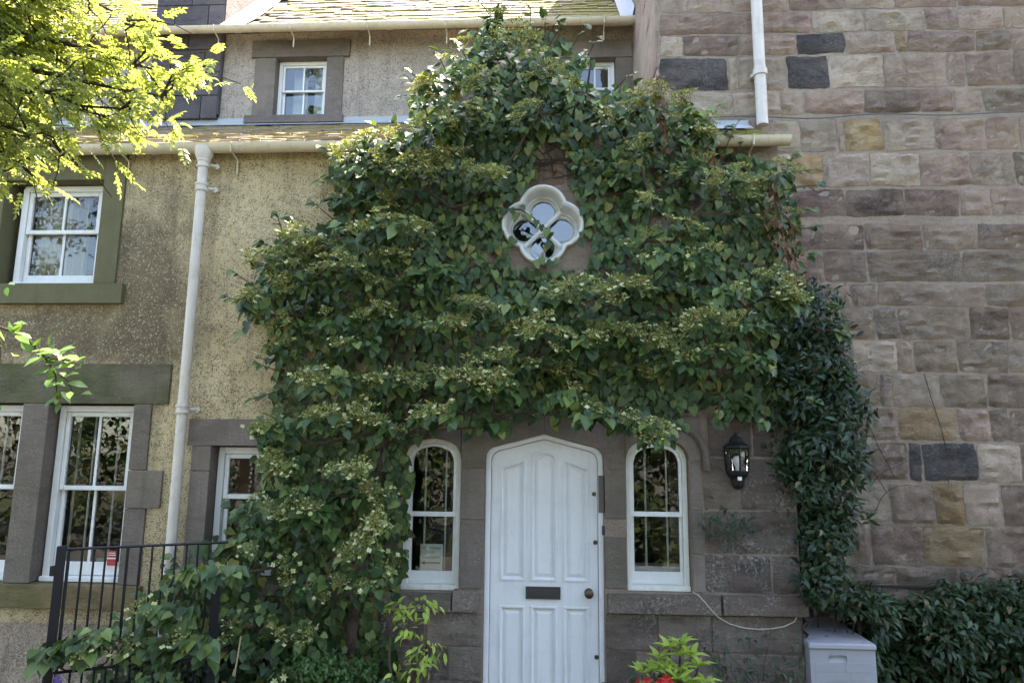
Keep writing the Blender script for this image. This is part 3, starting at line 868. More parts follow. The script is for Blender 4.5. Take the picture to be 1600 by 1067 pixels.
for z0, z1 in ((0.0, 0.30), (0.30, 0.53), (0.53, 0.765)):
    ablock(-0.90 if z0 != 0.30 else -0.72, -0.477, z0, z1, 'ashlar')
    ablock(-1.245, -0.90 if z0 != 0.30 else -0.72, z0, z1, 'ashlar2')
ablock(-0.70, -0.505, 0.77, 0.925, 'ashlar', 0.05, name='sill')
ablock(-1.245, -0.705, 0.77, 0.903, 'ashlar', 0.05, name='sill')
ablock(0.42, 1.225, 0.79, 0.925, 'ashlar', 0.06, name='sill')
ablock(1.23, 1.83, 0.795, 0.93, 'ashlar2', 0.064, name='sill')
for xs, z0, z1 in (((0.41, 0.78, 1.16, 1.795), 0.535, 0.785), ((0.41, 0.62, 1.20, 1.795), 0.28, 0.53), ((0.41, 0.95, 1.40, 1.795), 0.02, 0.275)):
    for a, b in zip(xs, xs[1:]):
        ablock(a, b, z0, z1, random.choice(['ashlar', 'ashlar2', 'ashlar']), 0.012)
# right window: chamfered jambs and head
for z0, z1 in ((0.935, 1.20), (1.20, 1.51), (1.51, 1.86)):
    ablock(1.037, 1.125, z0, z1, 'lintel', 0.010, name='jamb')
    ablock(-1.24, -1.103, z0, z1, 'lintel', 0.010, name='jamb')
def head_arch(x0, x1, zs, za, zt, mat):
    pts = sorted(set(arch(x0, x1, 0, zs, za, P_WIN)[2:]), key=lambda p: p[0])
    return [(x0 - 0.005, zs + 0.002)] + [(x, z + 0.002) for x, z in pts[1:-1]] + [(x1 + 0.005, zs + 0.002), (x1 + 0.09, zs + 0.002), (x1 + 0.09, zt), (x0 - 0.005 if x0 > 0 else x0 - 0.14, zt)] + ([] if x0 > 0 else [(x0 - 0.14, zs + 0.002)])
ash(head_arch(0.572, 1.035, 1.865, 2.03, 2.20, None), M['lintel'], 0.010, 0.2, 'lintel')
hl = sorted(set(WIN_L[2:]), key=lambda p: p[0])
ash([(-1.24, 1.862)] + [(x, z + 0.002) for x, z in hl] + [(-0.66, 2.195), (-1.24, 2.195)], M['lintel'], 0.010, 0.2, 'lintel')
# hood mould over the right window
hood = []
for i in range(17):
    t_ = i / 16
    a = math.pi * (1 - t_)
    hood.append((0.82 + 0.335 * math.cos(a) * (1.0), -0.03, 1.87 + 0.285 * math.sin(a) ** 0.8))
MB().tube(hood[5:], 0.03, 8).tube([hood[-1], (1.16, -0.03, 1.80)], 0.03, 8).build('hood_mould', M['lintel'], cottage, True)
# squared blocks right of the window
ROWS_R = [(1.517, 1.892, [1.128, 1.40, 1.795]), (1.208, 1.513, [1.128, 1.33, 1.795]), (0.935, 1.204, [1.128, 1.60, 1.795]), (1.896, 2.20, [1.17, 1.50, 1.795])]
for z0, z1, xs in ROWS_R:
    for a, b in zip(xs, xs[1:]):
        rough_stone(a + .006, b - .006, z0 + .006, z1 - .006, 0.0, 0.02, 0.013, 0.004, seed=int(a * 977 + z0 * 331), wob=0.006).build('stone', M[random.choice(['ashlar', 'ashlar2', 'ashlar2'])], cottage, True)
# courses of the upper porch wall, up into the small gable, round the quatrefoil
z = 2.21; row = 0
while z < 5.0:
    h = random.choice([0.2, 0.24, 0.27])
    x = HX + 0.01; row += 1
    while x < 1.79:
        w = random.uniform(0.26, 0.5)
        x1 = min(x + w, 1.795)
        if 1.795 - x1 < 0.12: x1 = 1.795
        zt_ = z + h
        lim = min(4.34 + max(0, (1.05 - abs((x + x1) / 2 + 0.2)) * 0.6), 5.0)
        near = any(math.hypot(max(min(QC[0], b_), a_) - QC[0], max(min(QC[1], zt_), z) - QC[1]) < 0.31 for a_, b_ in ((x, x1),))
        if zt_ < max(4.34, lim - 0.12):
            if not near:
                rough_stone(x + .007, x1 - .007, z + .007, zt_ - .007, 0.0, 0.02, 0.014, 0.005, seed=int(x * 991 + z * 313), wob=0.008).build('stone', M[random.choice(['ashlar', 'ashlar', 'r', 'p', 'ashlar2'])], cottage, True)
            elif x1 - x > 0.3:
                # cut short against the round window
                for a_, b_ in ((x, min(x1, QC[0] - 0.33)), (max(x, QC[0] + 0.33), x1)):
                    if b_ - a_ > 0.06:
                        rough_stone(a_ + .007, b_ - .007, z + .007, zt_ - .007, 0.0, 0.02, 0.014, 0.005, seed=int(a_ * 991 + z * 313), wob=0.008).build('stone', M['ashlar'], cottage, True)
        x = x1
    z += h
# gable coping
for s_ in (-1, 1):
    for i in range(4):
        f0, f1 = i / 4 + 0.006, (i + 1) / 4 - 0.006
        xa, xb = -0.2 + s_ * 1.12 * (1 - f0), -0.2 + s_ * 1.12 * (1 - f1)
        za, zb_ = 4.38 + 0.66 * f0, 4.38 + 0.66 * f1
        m = MB()
        poly = [(xa, za - 0.06), (xb, zb_ - 0.06), (xb, zb_ + 0.03), (xa, za + 0.03)]
        if s_ > 0: poly = poly[::-1]
        m.prism(poly, -0.05, 0.32, back=True).build('coping', M['ashlar'], cottage)

# stone surrounds in the harled wall
def sblock(x0, x1, z0, z1, mat, proud=0.02, name='stone'):
    return ash(rect(x0, x1, z0, z1), M[mat], proud, 0.24, name)
sblock(-3.663, -3.485, 3.222, 4.34, 'olive', 0.022, 'jamb')
sblock(-4.72, -4.502, 3.222, 4.34, 'olive', 0.022, 'jamb')
sblock(-4.500, -3.665, 4.102, 4.34, 'olive', 0.018, 'lintel')
sblock(-4.78, -3.40, 3.055, 3.218, 'olive', 0.05, 'sill')
sblock(-5.15, -2.955, 2.262, 2.572, 'lintel_green', 0.02, 'lintel')
sblock(-4.118, -3.912, 0.907, 2.258, 'lintel', 0.02, 'mullion')
sblock(-3.223, -3.085, 1.755, 2.258, 'lintel', 0.02, 'jamb')
sblock(-3.223, -2.95, 1.468, 1.751, 'lintel', 0.024, 'jamb')
sblock(-3.223, -3.06, 0.907, 1.464, 'lintel', 0.02, 'jamb')
sblock(-5.1, -3.03, 0.735, 0.903, 'sill_brown', 0.06, 'sill')
sblock(-2.775, -2.0, 1.945, 2.148, 'lintel', 0.02, 'lintel')
sblock(-2.735, -2.586, 1.755, 1.941, 'lintel', 0.02, 'jamb')
sblock(-2.735, -2.586, 0.98, 1.751, 'lintel', 0.02, 'jamb')
sblock(-2.055, -1.90, 0.98, 1.941, 'lintel', 0.02, 'jamb')
sblock(-2.735, -1.92, 0.86, 0.976, 'lintel', 0.05, 'sill')

# ------------------------------------------------------------------ windows
def room(x0, x1, z0, z1, y0, d, mat, parent):
    m = MB()
    v = [(x0, y0, z0), (x1, y0, z0), (x1, y0, z1), (x0, y0, z1), (x0, y0 + d, z0), (x1, y0 + d, z0), (x1, y0 + d, z1), (x0, y0 + d, z1)]
    m.add(v, [(4, 5, 6, 7), (0, 4, 7, 3), (5, 1, 2, 6), (3, 7, 6, 2), (0, 1, 5, 4)])
    return m.build('room', mat, parent)

def sash_window(parent, x0, x1, z0, z1, y, fr=0.055, rail=0.035, zm=None, cols=2, bars=(), bot=0.07, mat='white', upper_cols=None, roomd=1.6, roommat='room', glass='glass'):
    """box frame with two sliding sashes; frame front at y"""
    zm = zm or (z0 + z1) / 2
    m = MB()
    m.box(x0, x0 + fr, y, y + 0.10, z0, z1).box(x1 - fr, x1, y, y + 0.10, z0, z1).box(x0 + fr, x1 - fr, y, y + 0.10, z1 - fr, z1)
    m.box(x0 - 0.002, x1 + 0.002, y - 0.03, y + 0.10, z0 - 0.001, z0 + 0.035)
    w = m.build('window', M[mat], parent)
    md = w.modifiers.new('arris', 'BEVEL'); md.width = 0.004; md.segments = 2
    xi0, xi1 = x0 + fr + 0.002, x1 - fr - 0.002
    # upper sash in front, lower sash behind
    for up in (1, 0):
        ya = y + 0.012 if up else y + 0.042
        za, zb = (zm - 0.02, z1 - fr - 0.002) if up else (z0 + 0.037, zm + 0.02)
        rb = rail if up else bot
        s = MB()
        s.box(xi0, xi0 + rail, ya, ya + 0.028, za, zb).box(xi1 - rail, xi1, ya, ya + 0.028, za, zb)
        s.box(xi0 + rail, xi1 - rail, ya, ya + 0.028, zb - rail, zb).box(xi0 + rail, xi1 - rail, ya, ya + 0.028, za, za + rb)
        so = s.build('sash', M[mat], w)
        md = so.modifiers.new('arris', 'BEVEL'); md.width = 0.005; md.segments = 2
        n = (upper_cols or cols) if up else cols
        gx0, gx1, gz0, gz1 = xi0 + rail, xi1 - rail, za + rb, zb - rail
        for i in range(1, n):
            cx = gx0 + (gx1 - gx0) * i / n
            MB().box(cx - 0.010, cx + 0.010, ya + 0.003, ya + 0.026, gz0 - 0.002, gz1 + 0.002).build('glazing_bar', M[mat], w)
        for i in range(n):
            a, b = gx0 + (gx1 - gx0) * i / n, gx0 + (gx1 - gx0) * (i + 1) / n
            t1, t2 = random.uniform(-.005, .005), random.uniform(-.004, .004)
            MB().add([(a, ya + .016 + t1, gz0), (b, ya + .016 - t1, gz0), (b, ya + .016 - t1 + t2, gz1), (a, ya + .016 + t1 + t2, gz1)], [(0, 1, 2, 3)]).build('pane', M[glass], w)
    for bx in bars:
        MB().tube([(bx, y + 0.13, z0 + 0.03), (bx, y + 0.13, z1 - 0.03)], 0.009, 8).build('security_bar', M['white'], w)
    room(x0 - 0.3, x1 + 0.3, z0 - 0.35, z1 + 0.15, y + 0.105 + 0.06, roomd, M[roommat], w)
    return w

w1 = sash_window(cottage, -4.44, -3.70, 3.225, 4.095, 0.10, zm=3.70, cols=2, fr=0.05, roomd=2.0)
for a, b in ((-4.40, -4.06), (-4.05, -3.93)):
    m = MB(); n = 14
    vs = []
    for i in range(n + 1):
        xx = a + (b - a) * i / n
        yy = 0.235 + 0.018 * math.sin(i * 1.9)
        vs += [(xx, yy, 3.20), (xx, yy, 4.12)]
    m.add(vs, [(2 * i, 2 * i + 2, 2 * i + 3, 2 * i + 1) for i in range(n)]).build('curtain', M['curtain'], w1)
w2 = sash_window(cottage, -3.895, -3.235, 0.91, 2.25, 0.09, zm=1.61, cols=2, bars=(-3.80, -3.67, -3.47, -3.36), fr=0.05, bot=0.10)
w3 = sash_window(cottage, -4.86, -4.135, 0.91, 2.25, 0.09, zm=1.61, cols=2, bars=(-4.76, -4.62, -4.42, -4.26), fr=0.05, bot=0.10)
w4 = sash_window(cottage, -2.575, -2.075, 0.985, 1.935, 0.09, zm=1.56, cols=1, fr=0.05, bot=0.05)
for o, l in ((w1, 'white two-over-two sash window in an olive painted surround'), (w2, 'white barred sash window behind the iron gate'), (w3, 'barred sash window at the left edge, left of the stone mullion'), (w4, 'small white window half hidden by the creeper')):
    o['label'] = l
# hanging bead strings inside the small window
for bx in (-2.36, -2.22):
    m = MB()
    for i in range(26):
        m.lathe([(0.004, -0.012), (0.011, 0.0), (0.004, 0.012)], (bx + 0.006 * math.sin(i * 2.1), 0.215, 1.02 + i * 0.034), 6)
    m.build('bead_string', M['paper'], w4)
# stickers and a small pot inside the barred window
MB().box(-3.405, -3.325, 0.118, 0.121, 1.085, 1.135).box(-3.405, -3.325, 0.118, 0.121, 1.025, 1.072).build('sticker', [M['red']], w2)
MB().box(-3.400, -3.335, 0.1165, 0.1175, 1.10, 1.106).box(-3.400, -3.345, 0.1165, 0.1175, 1.116, 1.121).box(-3.405, -3.325, 0.1165, 0.1175, 1.073, 1.084).build('sticker_print', [M['paper']], w2)
MB().lathe([(0.03, 0.0), (0.036, 0.05), (0.028, 0.052)], (-3.53, 0.24, 1.01), 14).build('jar', M['paper'], w2, True)

def arched_window(parent, x0, x1, zb, zs, za, y, zm, bars, label):
    out = arch(x0, x1, zb, zs, za, P_WIN)
    f = 0.038
    inn = arch(x0 + f, x1 - f, zb + 0.035, zs - 0.01, za - f, P_WIN)
    w = MB().prism(out, y, y + 0.09, holes=[inn], back=True).box(x0 - 0.001, x1 + 0.001, y - 0.025, y + 0.05, zb - 0.001, zb + 0.036).build('window', M['white_old'], parent)
    w['label'] = label
    md = w.modifiers.new('arris', 'BEVEL'); md.width = 0.004; md.segments = 2; md.limit_method = 'ANGLE'; md.angle_limit = R(40)
    r = 0.022
    # upper sash
    up_o = [(x0 + f + .001, zm - 0.018), (x1 - f - .001, zm - 0.018)] + arch(x0 + f + .001, x1 - f - .001, 0, zs - 0.01, za - f - .002, P_WIN)[2:]
    up_i = [(x0 + f + r, zm + 0.016), (x1 - f - r, zm + 0.016)] + arch(x0 + f + r, x1 - f - r, 0, zs - 0.022, za - f - r, P_WIN)[2:]
    MB().prism(up_o, y + 0.012, y + 0.04, holes=[up_i], back=True).build('sash', M['white'], w)
    lo_o = rect(x0 + f + .001, x1 - f - .001, zb + 0.037, zm + 0.014)
    lo_i = rect(x0 + f + r, x1 - f - r, zb + 0.125, zm - 0.016)
    MB().prism(lo_o, y + 0.042, y + 0.07, holes=[lo_i], back=True).build('sash', M['white'], w)
    MB().prism(up_i, y + 0.026, y + 0.029).build('pane', M['glass'], w)
    MB().prism(lo_i, y + 0.055, y + 0.058).build('pane', M['glass'], w)
    for bx in bars:
        MB().tube([(bx, y + 0.12, zb + 0.03), (bx, y + 0.12, za - 0.04)], 0.008, 8).build('security_bar', M['white_old'], w)
    room(x0 - 0.15, x1 + 0.12, zb - 0.2, za + 0.2, y + 0.135, 1.5, M['room'], w)
    return w
wl = arched_window(cottage, -1.096, -0.664, 0.908, 1.862, 2.018, 0.07, 1.452, (-0.955, -0.795), 'white arched window left of the door, notice behind its glass')
wr = arched_window(cottage, 0.576, 1.031, 0.933, 1.867, 2.028, 0.07, 1.475, (0.735, 0.895), 'white arched window between the door and the lantern')
MB().box(0.60, 1.02, 0.19, 0.36, 1.02, 1.085).build('inner_sill', M['white'], wr)

# notice in the left arched window: lines of lettering and an arrow
nt = MB().box(-0.972, -0.80, 0.132, 0.134, 1.03, 1.225).build('notice', M['paper'], wl)
def lettering(text, x, y, z, size, mat, parent, name='lettering', align='LEFT', rx=90):
    cu = bpy.data.curves.new(name, 'FONT')
    cu.body = text; cu.size = size; cu.align_x = align; cu.extrude = 0.0004
    cu.materials.append(mat)
    tmp = link(bpy.data.objects.new(name, cu))
    me = bpy.data.meshes.new_from_object(tmp.evaluated_get(bpy.context.evaluated_depsgraph_get()))
    bpy.data.objects.remove(tmp); bpy.data.curves.remove(cu)
    me.name = name
    if not me.materials: me.materials.append(mat)
    o = link(bpy.data.objects.new(name, me))
    o.rotation_euler = (R(rx), 0, 0)
    o.location = Vector((x, y, z)) - root_loc(parent)
    o.parent = parent
    return o
lettering('ALL DELIVERIES', -0.886, 0.1312, 1.188, 0.021, M['ink'], nt, align='CENTER')
lettering('NEXT', -0.886, 0.1312, 1.158, 0.022, M['ink'], nt, align='CENTER')
lettering('DOOR ALONG', -0.886, 0.1312, 1.120, 0.021, M['ink'], nt, align='CENTER')
m = MB()
m.add([(-0.965, 0.1312, 1.088), (-0.935, 0.1312, 1.072), (-0.935, 0.1312, 1.104)], [(0, 1, 2)])
m.add([(-0.935, 0.1312, 1.083), (-0.82, 0.1312, 1.083), (-0.82, 0.1312, 1.093), (-0.935, 0.1312, 1.093)], [(0, 1, 2, 3)])
m.build('arrow', M['ink'], nt)

# quatrefoil window: painted moulded ring, deep splay, four round lights
def loft(loops, ys, closed=True):
    m = MB()
    n = len(loops[0])
    for l, y in zip(loops, ys):
        m.v += [(p[0], y, p[1]) for p in l]
    for i in range(len(loops) - 1):
        for a in range(n):
            b = (a + 1) % n
            m.f.append((i * n + a, (i + 1) * n + a, (i + 1) * n + b, i * n + b)[::-1]); m.m.append(0)
    return m
qprof = [(0.193, 0.0), (0.196, -0.03), (0.188, -0.046), (0.176, -0.05), (0.166, -0.042), (0.159, -0.02), (0.155, 0.0), (0.149, 0.05), (0.142, 0.085), (0.141, 0.10), (0.130, 0.10), (0.128, 0.14)]
loops = [quatre(*QC, QA, r_) for r_, _ in qprof]
qf = loft(loops, [y for _, y in qprof]).build('quatrefoil_window', M['white'], cottage, True)
qf['label'] = 'white four-lobed round window high in the creeper'
# glazing plate with four round holes
def circ(cx, cz, r, n=24):
    return [(cx + r * math.cos(2 * math.pi * i / n), cz + r * math.sin(2 * math.pi * i / n)) for i in range(n)]
lobes = [(QC[0] + 0.148 * dx, QC[1] + 0.148 * dz) for dx, dz in ((1, 0), (0, 1), (-1, 0), (0, -1))]
MB().prism(quatre(*QC, QA, 0.138), 0.125, 0.15, holes=[circ(cx, cz, 0.096) for cx, cz in lobes]).build('tracery', M['white'], qf)
for s_ in (1, -1):
    d = 0.21
    m = MB()
    for k_ in range(2):
        wd, yy = ((0.017, 0.098), (0.009, 0.085))[k_]
        c, s2 = math.cos(s_ * math.pi / 4), math.sin(s_ * math.pi / 4)
        poly = [(QC[0] + u * c - v * s2, QC[1] + u * s2 + v * c) for u, v in ((-d, -wd), (d, -wd), (d, wd), (-d, wd))]
        m.prism(poly, yy - (0.002 if s_ > 0 else 0), 0.124)
    m.build('glazing_bar', M['white'], qf)
for cx, cz in lobes:
    t1, t2 = random.uniform(-.006, .006), random.uniform(-.006, .006)
    cc = circ(cx, cz, 0.100)
    MB().add([(x, 0.142 + t1 * (x - cx) / .09 + t2 * (z - cz) / .09, z) for x, z in cc], [tuple(range(24))]).build('pane', M['glass_upper'], qf)
    m = MB()
    m.v = [(x, 0.122, z) for x, z in circ(cx, cz, 0.106)] + [(x, 0.112, z) for x, z in circ(cx, cz, 0.102)] + [(x, 0.124, z) for x, z in circ(cx, cz, 0.095)]
    for i in range(2):
        for a in range(24):
            b = (a + 1) % 24
            m.f.append((i * 24 + b, (i + 1) * 24 + b, (i + 1) * 24 + a, i * 24 + a)); m.m.append(0)
    m.build('bead', M['white'], qf, True)
room(-0.5, 0.4, 3.3, 4.1, 0.27, 1.5, M['room_blue'], qf)

# ------------------------------------------------------------------ door
dy = 0.055
inner = arch(-0.435, 0.366, 0.0, 1.845, 2.018, P_DOOR)
fr = MB().prism([(-0.474, 0.0)] + [(-0.435, 0.0)] + inner[2:][::-1] + [(0.366, 0.0), (0.404, 0.0)] + DOOR[2:], dy - 0.025, dy + 0.1)
frame = fr.build('door_frame', M['door'], cottage)
md = frame.modifiers.new('arris', 'BEVEL'); md.width = 0.006; md.segments = 3; md.limit_method = 'ANGLE'; md.angle_limit = R(40)
leaf = arch(-0.4315, 0.3625, 0.03, 1.8425, 2.0142, P_DOOR)
c3 = [(-0.355, -0.180), (-0.125, 0.055), (0.115, 0.290)]
tops = [(1.80, 1.855), (1.885, 1.885), (1.86, 1.80)]
panels = []
for i, (a, b) in enumerate(c3):
    zl, zr = tops[i]
    if i == 1:
        top = [(b, 1.885), (b - 0.02, 1.905), ((a + b) / 2, 1.922), (a + 0.02, 1.905), (a, 1.885)]
    else:
        top = [(b, zr), (a, zl)]
    panels.append([(a, 0.99), (b, 0.99)] + top)
    panels.append([(a, 0.20), (b, 0.20), (b, 0.80), (a, 0.80)])
door = MB().prism(leaf, dy + 0.012, dy + 0.05, holes=panels).build('door', M['door'], cottage)
door['label'] = 'white six-panel pointed door with letter plate'
def inset(poly, d):
    cx = sum(p[0] for p in poly) / len(poly); cz = (min(p[1] for p in poly) + max(p[1] for p in poly)) / 2
    hw = (max(p[0] for p in poly) - min(p[0] for p in poly)) / 2; hz = (max(p[1] for p in poly) - min(p[1] for p in poly)) / 2
    return [(cx + (x - cx) * (hw - d) / hw, cz + (z - cz) * (hz - d) / hz) for x, z in poly]
for p_ in panels:
    prof = [(-0.008, 0.012), (-0.006, 0.004), (0.004, 0.001), (0.012, 0.006), (0.018, 0.020), (0.026, 0.020)]
    loft([inset(p_, d) for d, _ in prof], [dy + y for _, y in prof]).build('moulding', M['door'], door, True)
    pl = [(0.025, 0.024), (0.028, 0.022), (0.048, 0.013)]
    m = loft([inset(p_, d) for d, _ in pl], [dy + y for _, y in pl])
    m.prism(inset(p_, 0.048), dy + 0.013, dy + 0.03)
    m.build('panel', M['door'], door)
MB().box(-0.168, 0.087, dy - 0.004, dy + 0.012, 0.858, 0.945, bev=0.003).build('letter_plate', M['pewter'], door)
MB().box(-0.135, 0.055, dy - 0.010, dy - 0.003, 0.877, 0.926, bev=0.003).build('letter_flap', M['pewter'], door)
MB().lathe([(0.032, -0.008), (0.032, 0.0), (0.014, 0.004), (0.012, 0.03), (0.026, 0.038), (0.034, 0.052), (0.030, 0.066), (0.014, 0.074)], (0.294, dy + 0.010, 0.908), 20, axis='Y').build('knob', M['bronze'], door, True)
for x, z in ((0.345, 1.265), (0.347, 0.465), (0.338, 1.615)):
    MB().lathe([(0.016, 0.0), (0.016, 0.006), (0.011, 0.010), (0.004, 0.010)], (x, dy + 0.011, z), 14, axis='Y').build('lock', M['bronze'], door, True)
MB().box(0.368, 0.418, 0.0, dy + 0.02, 1.485, 1.752, bev=0.003).build('cover_plate', M['brown_box'], cottage)
MB().box(0.392, 0.412, -0.006, 0.03, 1.325, 1.39, bev=0.003).build('door_sensor', M['plastic_dark'], cottage)
MB().box(-0.6, 0.53, -0.28, 0.12, 0.0, 0.03, bev=0.01).build('doorstep', M['ashlar'], cottage)

# ------------------------------------------------------------------ roofs of slate
def slate_meshes(n, e):
    ms = []
    for i in range(n):
        r = random.Random(40 + i)
        w = 1.0
        th = r.uniform(0.014, 0.028)
        L = e * 1.9
        jag = [r.uniform(-.012, .012) for _ in range(4)]
        xs = [-.5, -.2, .2, .5]
        vs = []
        for j, x in enumerate(xs):
            vs += [(x, jag[j], th * (0.8 + 0.4 * r.random())), (x, jag[j] - .004, 0.0), (x, L, 0.006)]
        fs = []
        for j in range(3):
            a, b = j * 3, j * 3 + 3
            fs += [(a, b, b + 2, a + 2), (a + 1, b + 1, b, a)]
        fs += [(0, 2, 1), (9, 10, 11)]
        me = bpy.data.meshes.new('slate')
        me.from_pydata(vs, [], fs); me.materials.append(M['slate']); me.update()
        ms.append(me)
    return ms

def slate_roof(parent, x0, x1, y0, z0, pitch, nrows, e, single_rows, xlimit=None):
    """courses laid up the slope; x scaled per slate, the lowest courses as single objects"""
    ms = slate_meshes(6, e)
    dirv = Vector((0, math.cos(pitch), math.sin(pitch))); nor = Vector((0, -math.sin(pitch), math.cos(pitch)))
    rest_v, rest_f = [], []
    off = Matrix.Translation(-root_loc(parent))
    for r_ in range(nrows):
        x = x0 - random.uniform(0, 0.2)
        base = Vector((0, y0, z0)) + dirv * (e * r_) + nor * 0.008
        while x < x1:
            w = random.uniform(0.17, 0.36)
            xe = min(x + w, x1)
            if xe - x > 0.05 and (xlimit is None or xlimit((x + xe) / 2, base.y + 0.1)):
                p = base + dirv * random.uniform(-.018, .018) + Vector(((x + xe) / 2, 0, 0)) + nor * random.uniform(0, 0.008)
                rot = Matrix.Rotation(pitch - 0.035 + random.uniform(-.02, .02), 4, 'X')
                mt = Matrix.Translation(p) @ rot @ Matrix.Rotation(random.uniform(-.012, .012), 4, 'Z') @ Matrix.Diagonal((xe - x - 0.006, 1, 1, 1))
                me = random.choice(ms)
                if r_ < single_rows:
                    o = bpy.data.objects.new('slate', me); COL.objects.link(o); o.parent = parent
                    o.matrix_local = off @ mt
                else:
                    b = len(rest_v)
                    rest_v += [tuple(mt @ v.co) for v in me.vertices]
                    rest_f += [tuple(i + b for i in f.vertices) for f in me.polygons]
            x = xe
    if rest_v:
        m = MB(); m.add(rest_v, rest_f)
        o = m.build('slate_courses', M['slate'], parent)
        tag(o, kind='stuff')

PL = math.atan2(5.75 - 4.36, 2.4 + 0.06)
def plane_roof(parent, quads, mat, name='roof'):
    m = MB()
    for q in quads: m.add(q, [(0, 1, 2, 3)])
    return m.build(name, mat, parent)
rz = lambda y: 4.36 + (y + 0.06) * math.tan(PL)
def rq(xa, xb, ya, yb): return [(xa, ya, rz(ya) - 0.01), (xb, ya, rz(ya) - 0.01), (xb, yb, rz(yb) - 0.01), (xa, yb, rz(yb) - 0.01)]
roof1 = plane_roof(cottage, [rq(-8, -1.25, -0.06, 2.4), rq(-1.25, 1.0, 0.30, 2.4), rq(1.0, 1.25, 0.30, 0.7), rq(1.25, 1.80, -0.06, 0.7)], M['slate'])
slate_roof(roof1, -7.2, 1.80, -0.085, rz(-0.085), PL, 16, 0.175, 4, lambda x, y: (x < 0.98 or y < 0.55) and (abs(x) > 1.22 or y > 0.45))
# small gable roof behind the porch front
gb = MB()
for s_ in (-1, 1):
    ze, zr_ = 4.40, 5.00
    xe_ = -0.2 + s_ * 1.05
    gb.add([(xe_, 0.30, ze), (xe_, 0.32, ze), (-0.2, 1.10, zr_), (-0.2, 0.30, zr_)], [(0, 1, 2, 3)])
gb.build('gable_roof', M['slate'], cottage)
# lead apron where the slates meet the rear wall
m = MB().add([(-7.2, 2.22, rz(2.22) + 0.045), (0.98, 2.22, rz(2.22) + 0.045), (0.98, 2.385, rz(2.385) + 0.05), (-7.2, 2.385, rz(2.385) + 0.05), (-7.2, 2.385, 5.86), (0.98, 2.385, 5.86)], [(0, 1, 2, 3), (3, 2, 5, 4)])
m.build('lead_apron', M['lead'], cottage)
MB().add([(1.30, 0.50, rz(.5) + .05), (1.78, 0.50, rz(.5) + .05), (1.78, 0.66, rz(.66) + .07), (1.30, 0.66, rz(.66) + .07), (1.78, 0.66, 4.88), (1.30, 0.66, 4.88)], [(0, 1, 2, 3), (3, 2, 4, 5)]).build('lead_apron', M['lead'], cottage)

def gutter(parent, x0, x1, y, z, r=0.062, mat='cream', ends=True):
    m = MB(); n = 9
    pr = [(y - r * math.cos(a), z - r * math.sin(a)) for a in [math.pi * i / (n - 1) for i in range(n)]]
    pi = [(y - (r - .007) * math.cos(a), z - (r - .007) * math.sin(a)) for a in [math.pi * i / (n - 1) for i in range(n)]]
    prof = pr + pi[::-1]
    L = len(prof)
    for x in (x0, x1): m.v += [(x, a, b) for a, b in prof]
    for i in range(L):
        j = (i + 1) % L
        m.f.append((i, j, L + j, L + i)); m.m.append(0)
    for s_, x in ((0, x0), (1, x1)):
        f = tuple(range(len(m.v), len(m.v) + n))
        m.v += [(x + (0.001 if s_ else -0.001), a, b) for a, b in pr]
        m.f.append(f if s_ else f[::-1]); m.m.append(0)
    g = m.build('gutter', M[mat], parent, True)
    xx = x0 + 0.6
    while xx < x1 - 0.2:
        # union sleeve and bracket
        b = MB()
        pr2 = [(y - (r + .006) * math.cos(a), z - (r + .006) * math.sin(a)) for a in [math.pi * i / (n - 1) for i in range(n)]]
        b.v = [(xx, a, c) for a, c in pr2] + [(xx + 0.06, a, c) for a, c in pr2]
        for i in range(n - 1): b.f.append((i, i + 1, n + i + 1, n + i)); b.m.append(0)
        b.build('union', M[mat], g, True)
        xx += 1.83
    xx = x0 + 0.35
    while xx < x1 - 0.1:
        MB().tube([(xx, y - r - .006, z + 0.004), (xx, y - 0.045, z - r - .004), (xx, y + 0.02, z - r - 0.012), (xx, y + r + 0.025, z - r - 0.03), (xx, y + r + 0.03, z - r - 0.15)], 0.008, 6).build('bracket', M[mat], g, True)
        xx += 0.92
    return g
g1 = gutter(cottage, -7.5, -1.27, -0.105, 4.345)
g1b = gutter(cottage, 1.22, 1.86, -0.105, 4.345)
# downpipe with collars
X0 = -2.79
dp = MB().tube([(X0, -0.105, 4.30), (X0, -0.105, 4.2), (X0, -0.10, 0.06)], 0.039, 16).build('downpipe', M['pipe'], cottage, True)
for zc in (4.19, 3.99, 2.215):
    MB().lathe([(0.039, -0.035), (0.049, -0.032), (0.051, -0.018), (0.046, -0.011), (0.046, 0.011), (0.052, 0.018), (0.052, 0.032), (0.039, 0.035)], (X0, -0.104, zc), 18).tube([(X0 + 0.04, -0.08, zc), (X0 + 0.078, -0.045, zc)], 0.013, 8).lathe([(0.024, -0.0), (0.024, 0.02)], (X0 + 0.082, -0.03, zc), 12, axis='Y').build('collar', M['pipe'], dp, True)
MB().lathe([(0.075, 0.06), (0.07, 0.0), (0.05, -0.04)], (X0, -0.105, 4.26), 16).build('outlet', M['pipe'], dp, True)

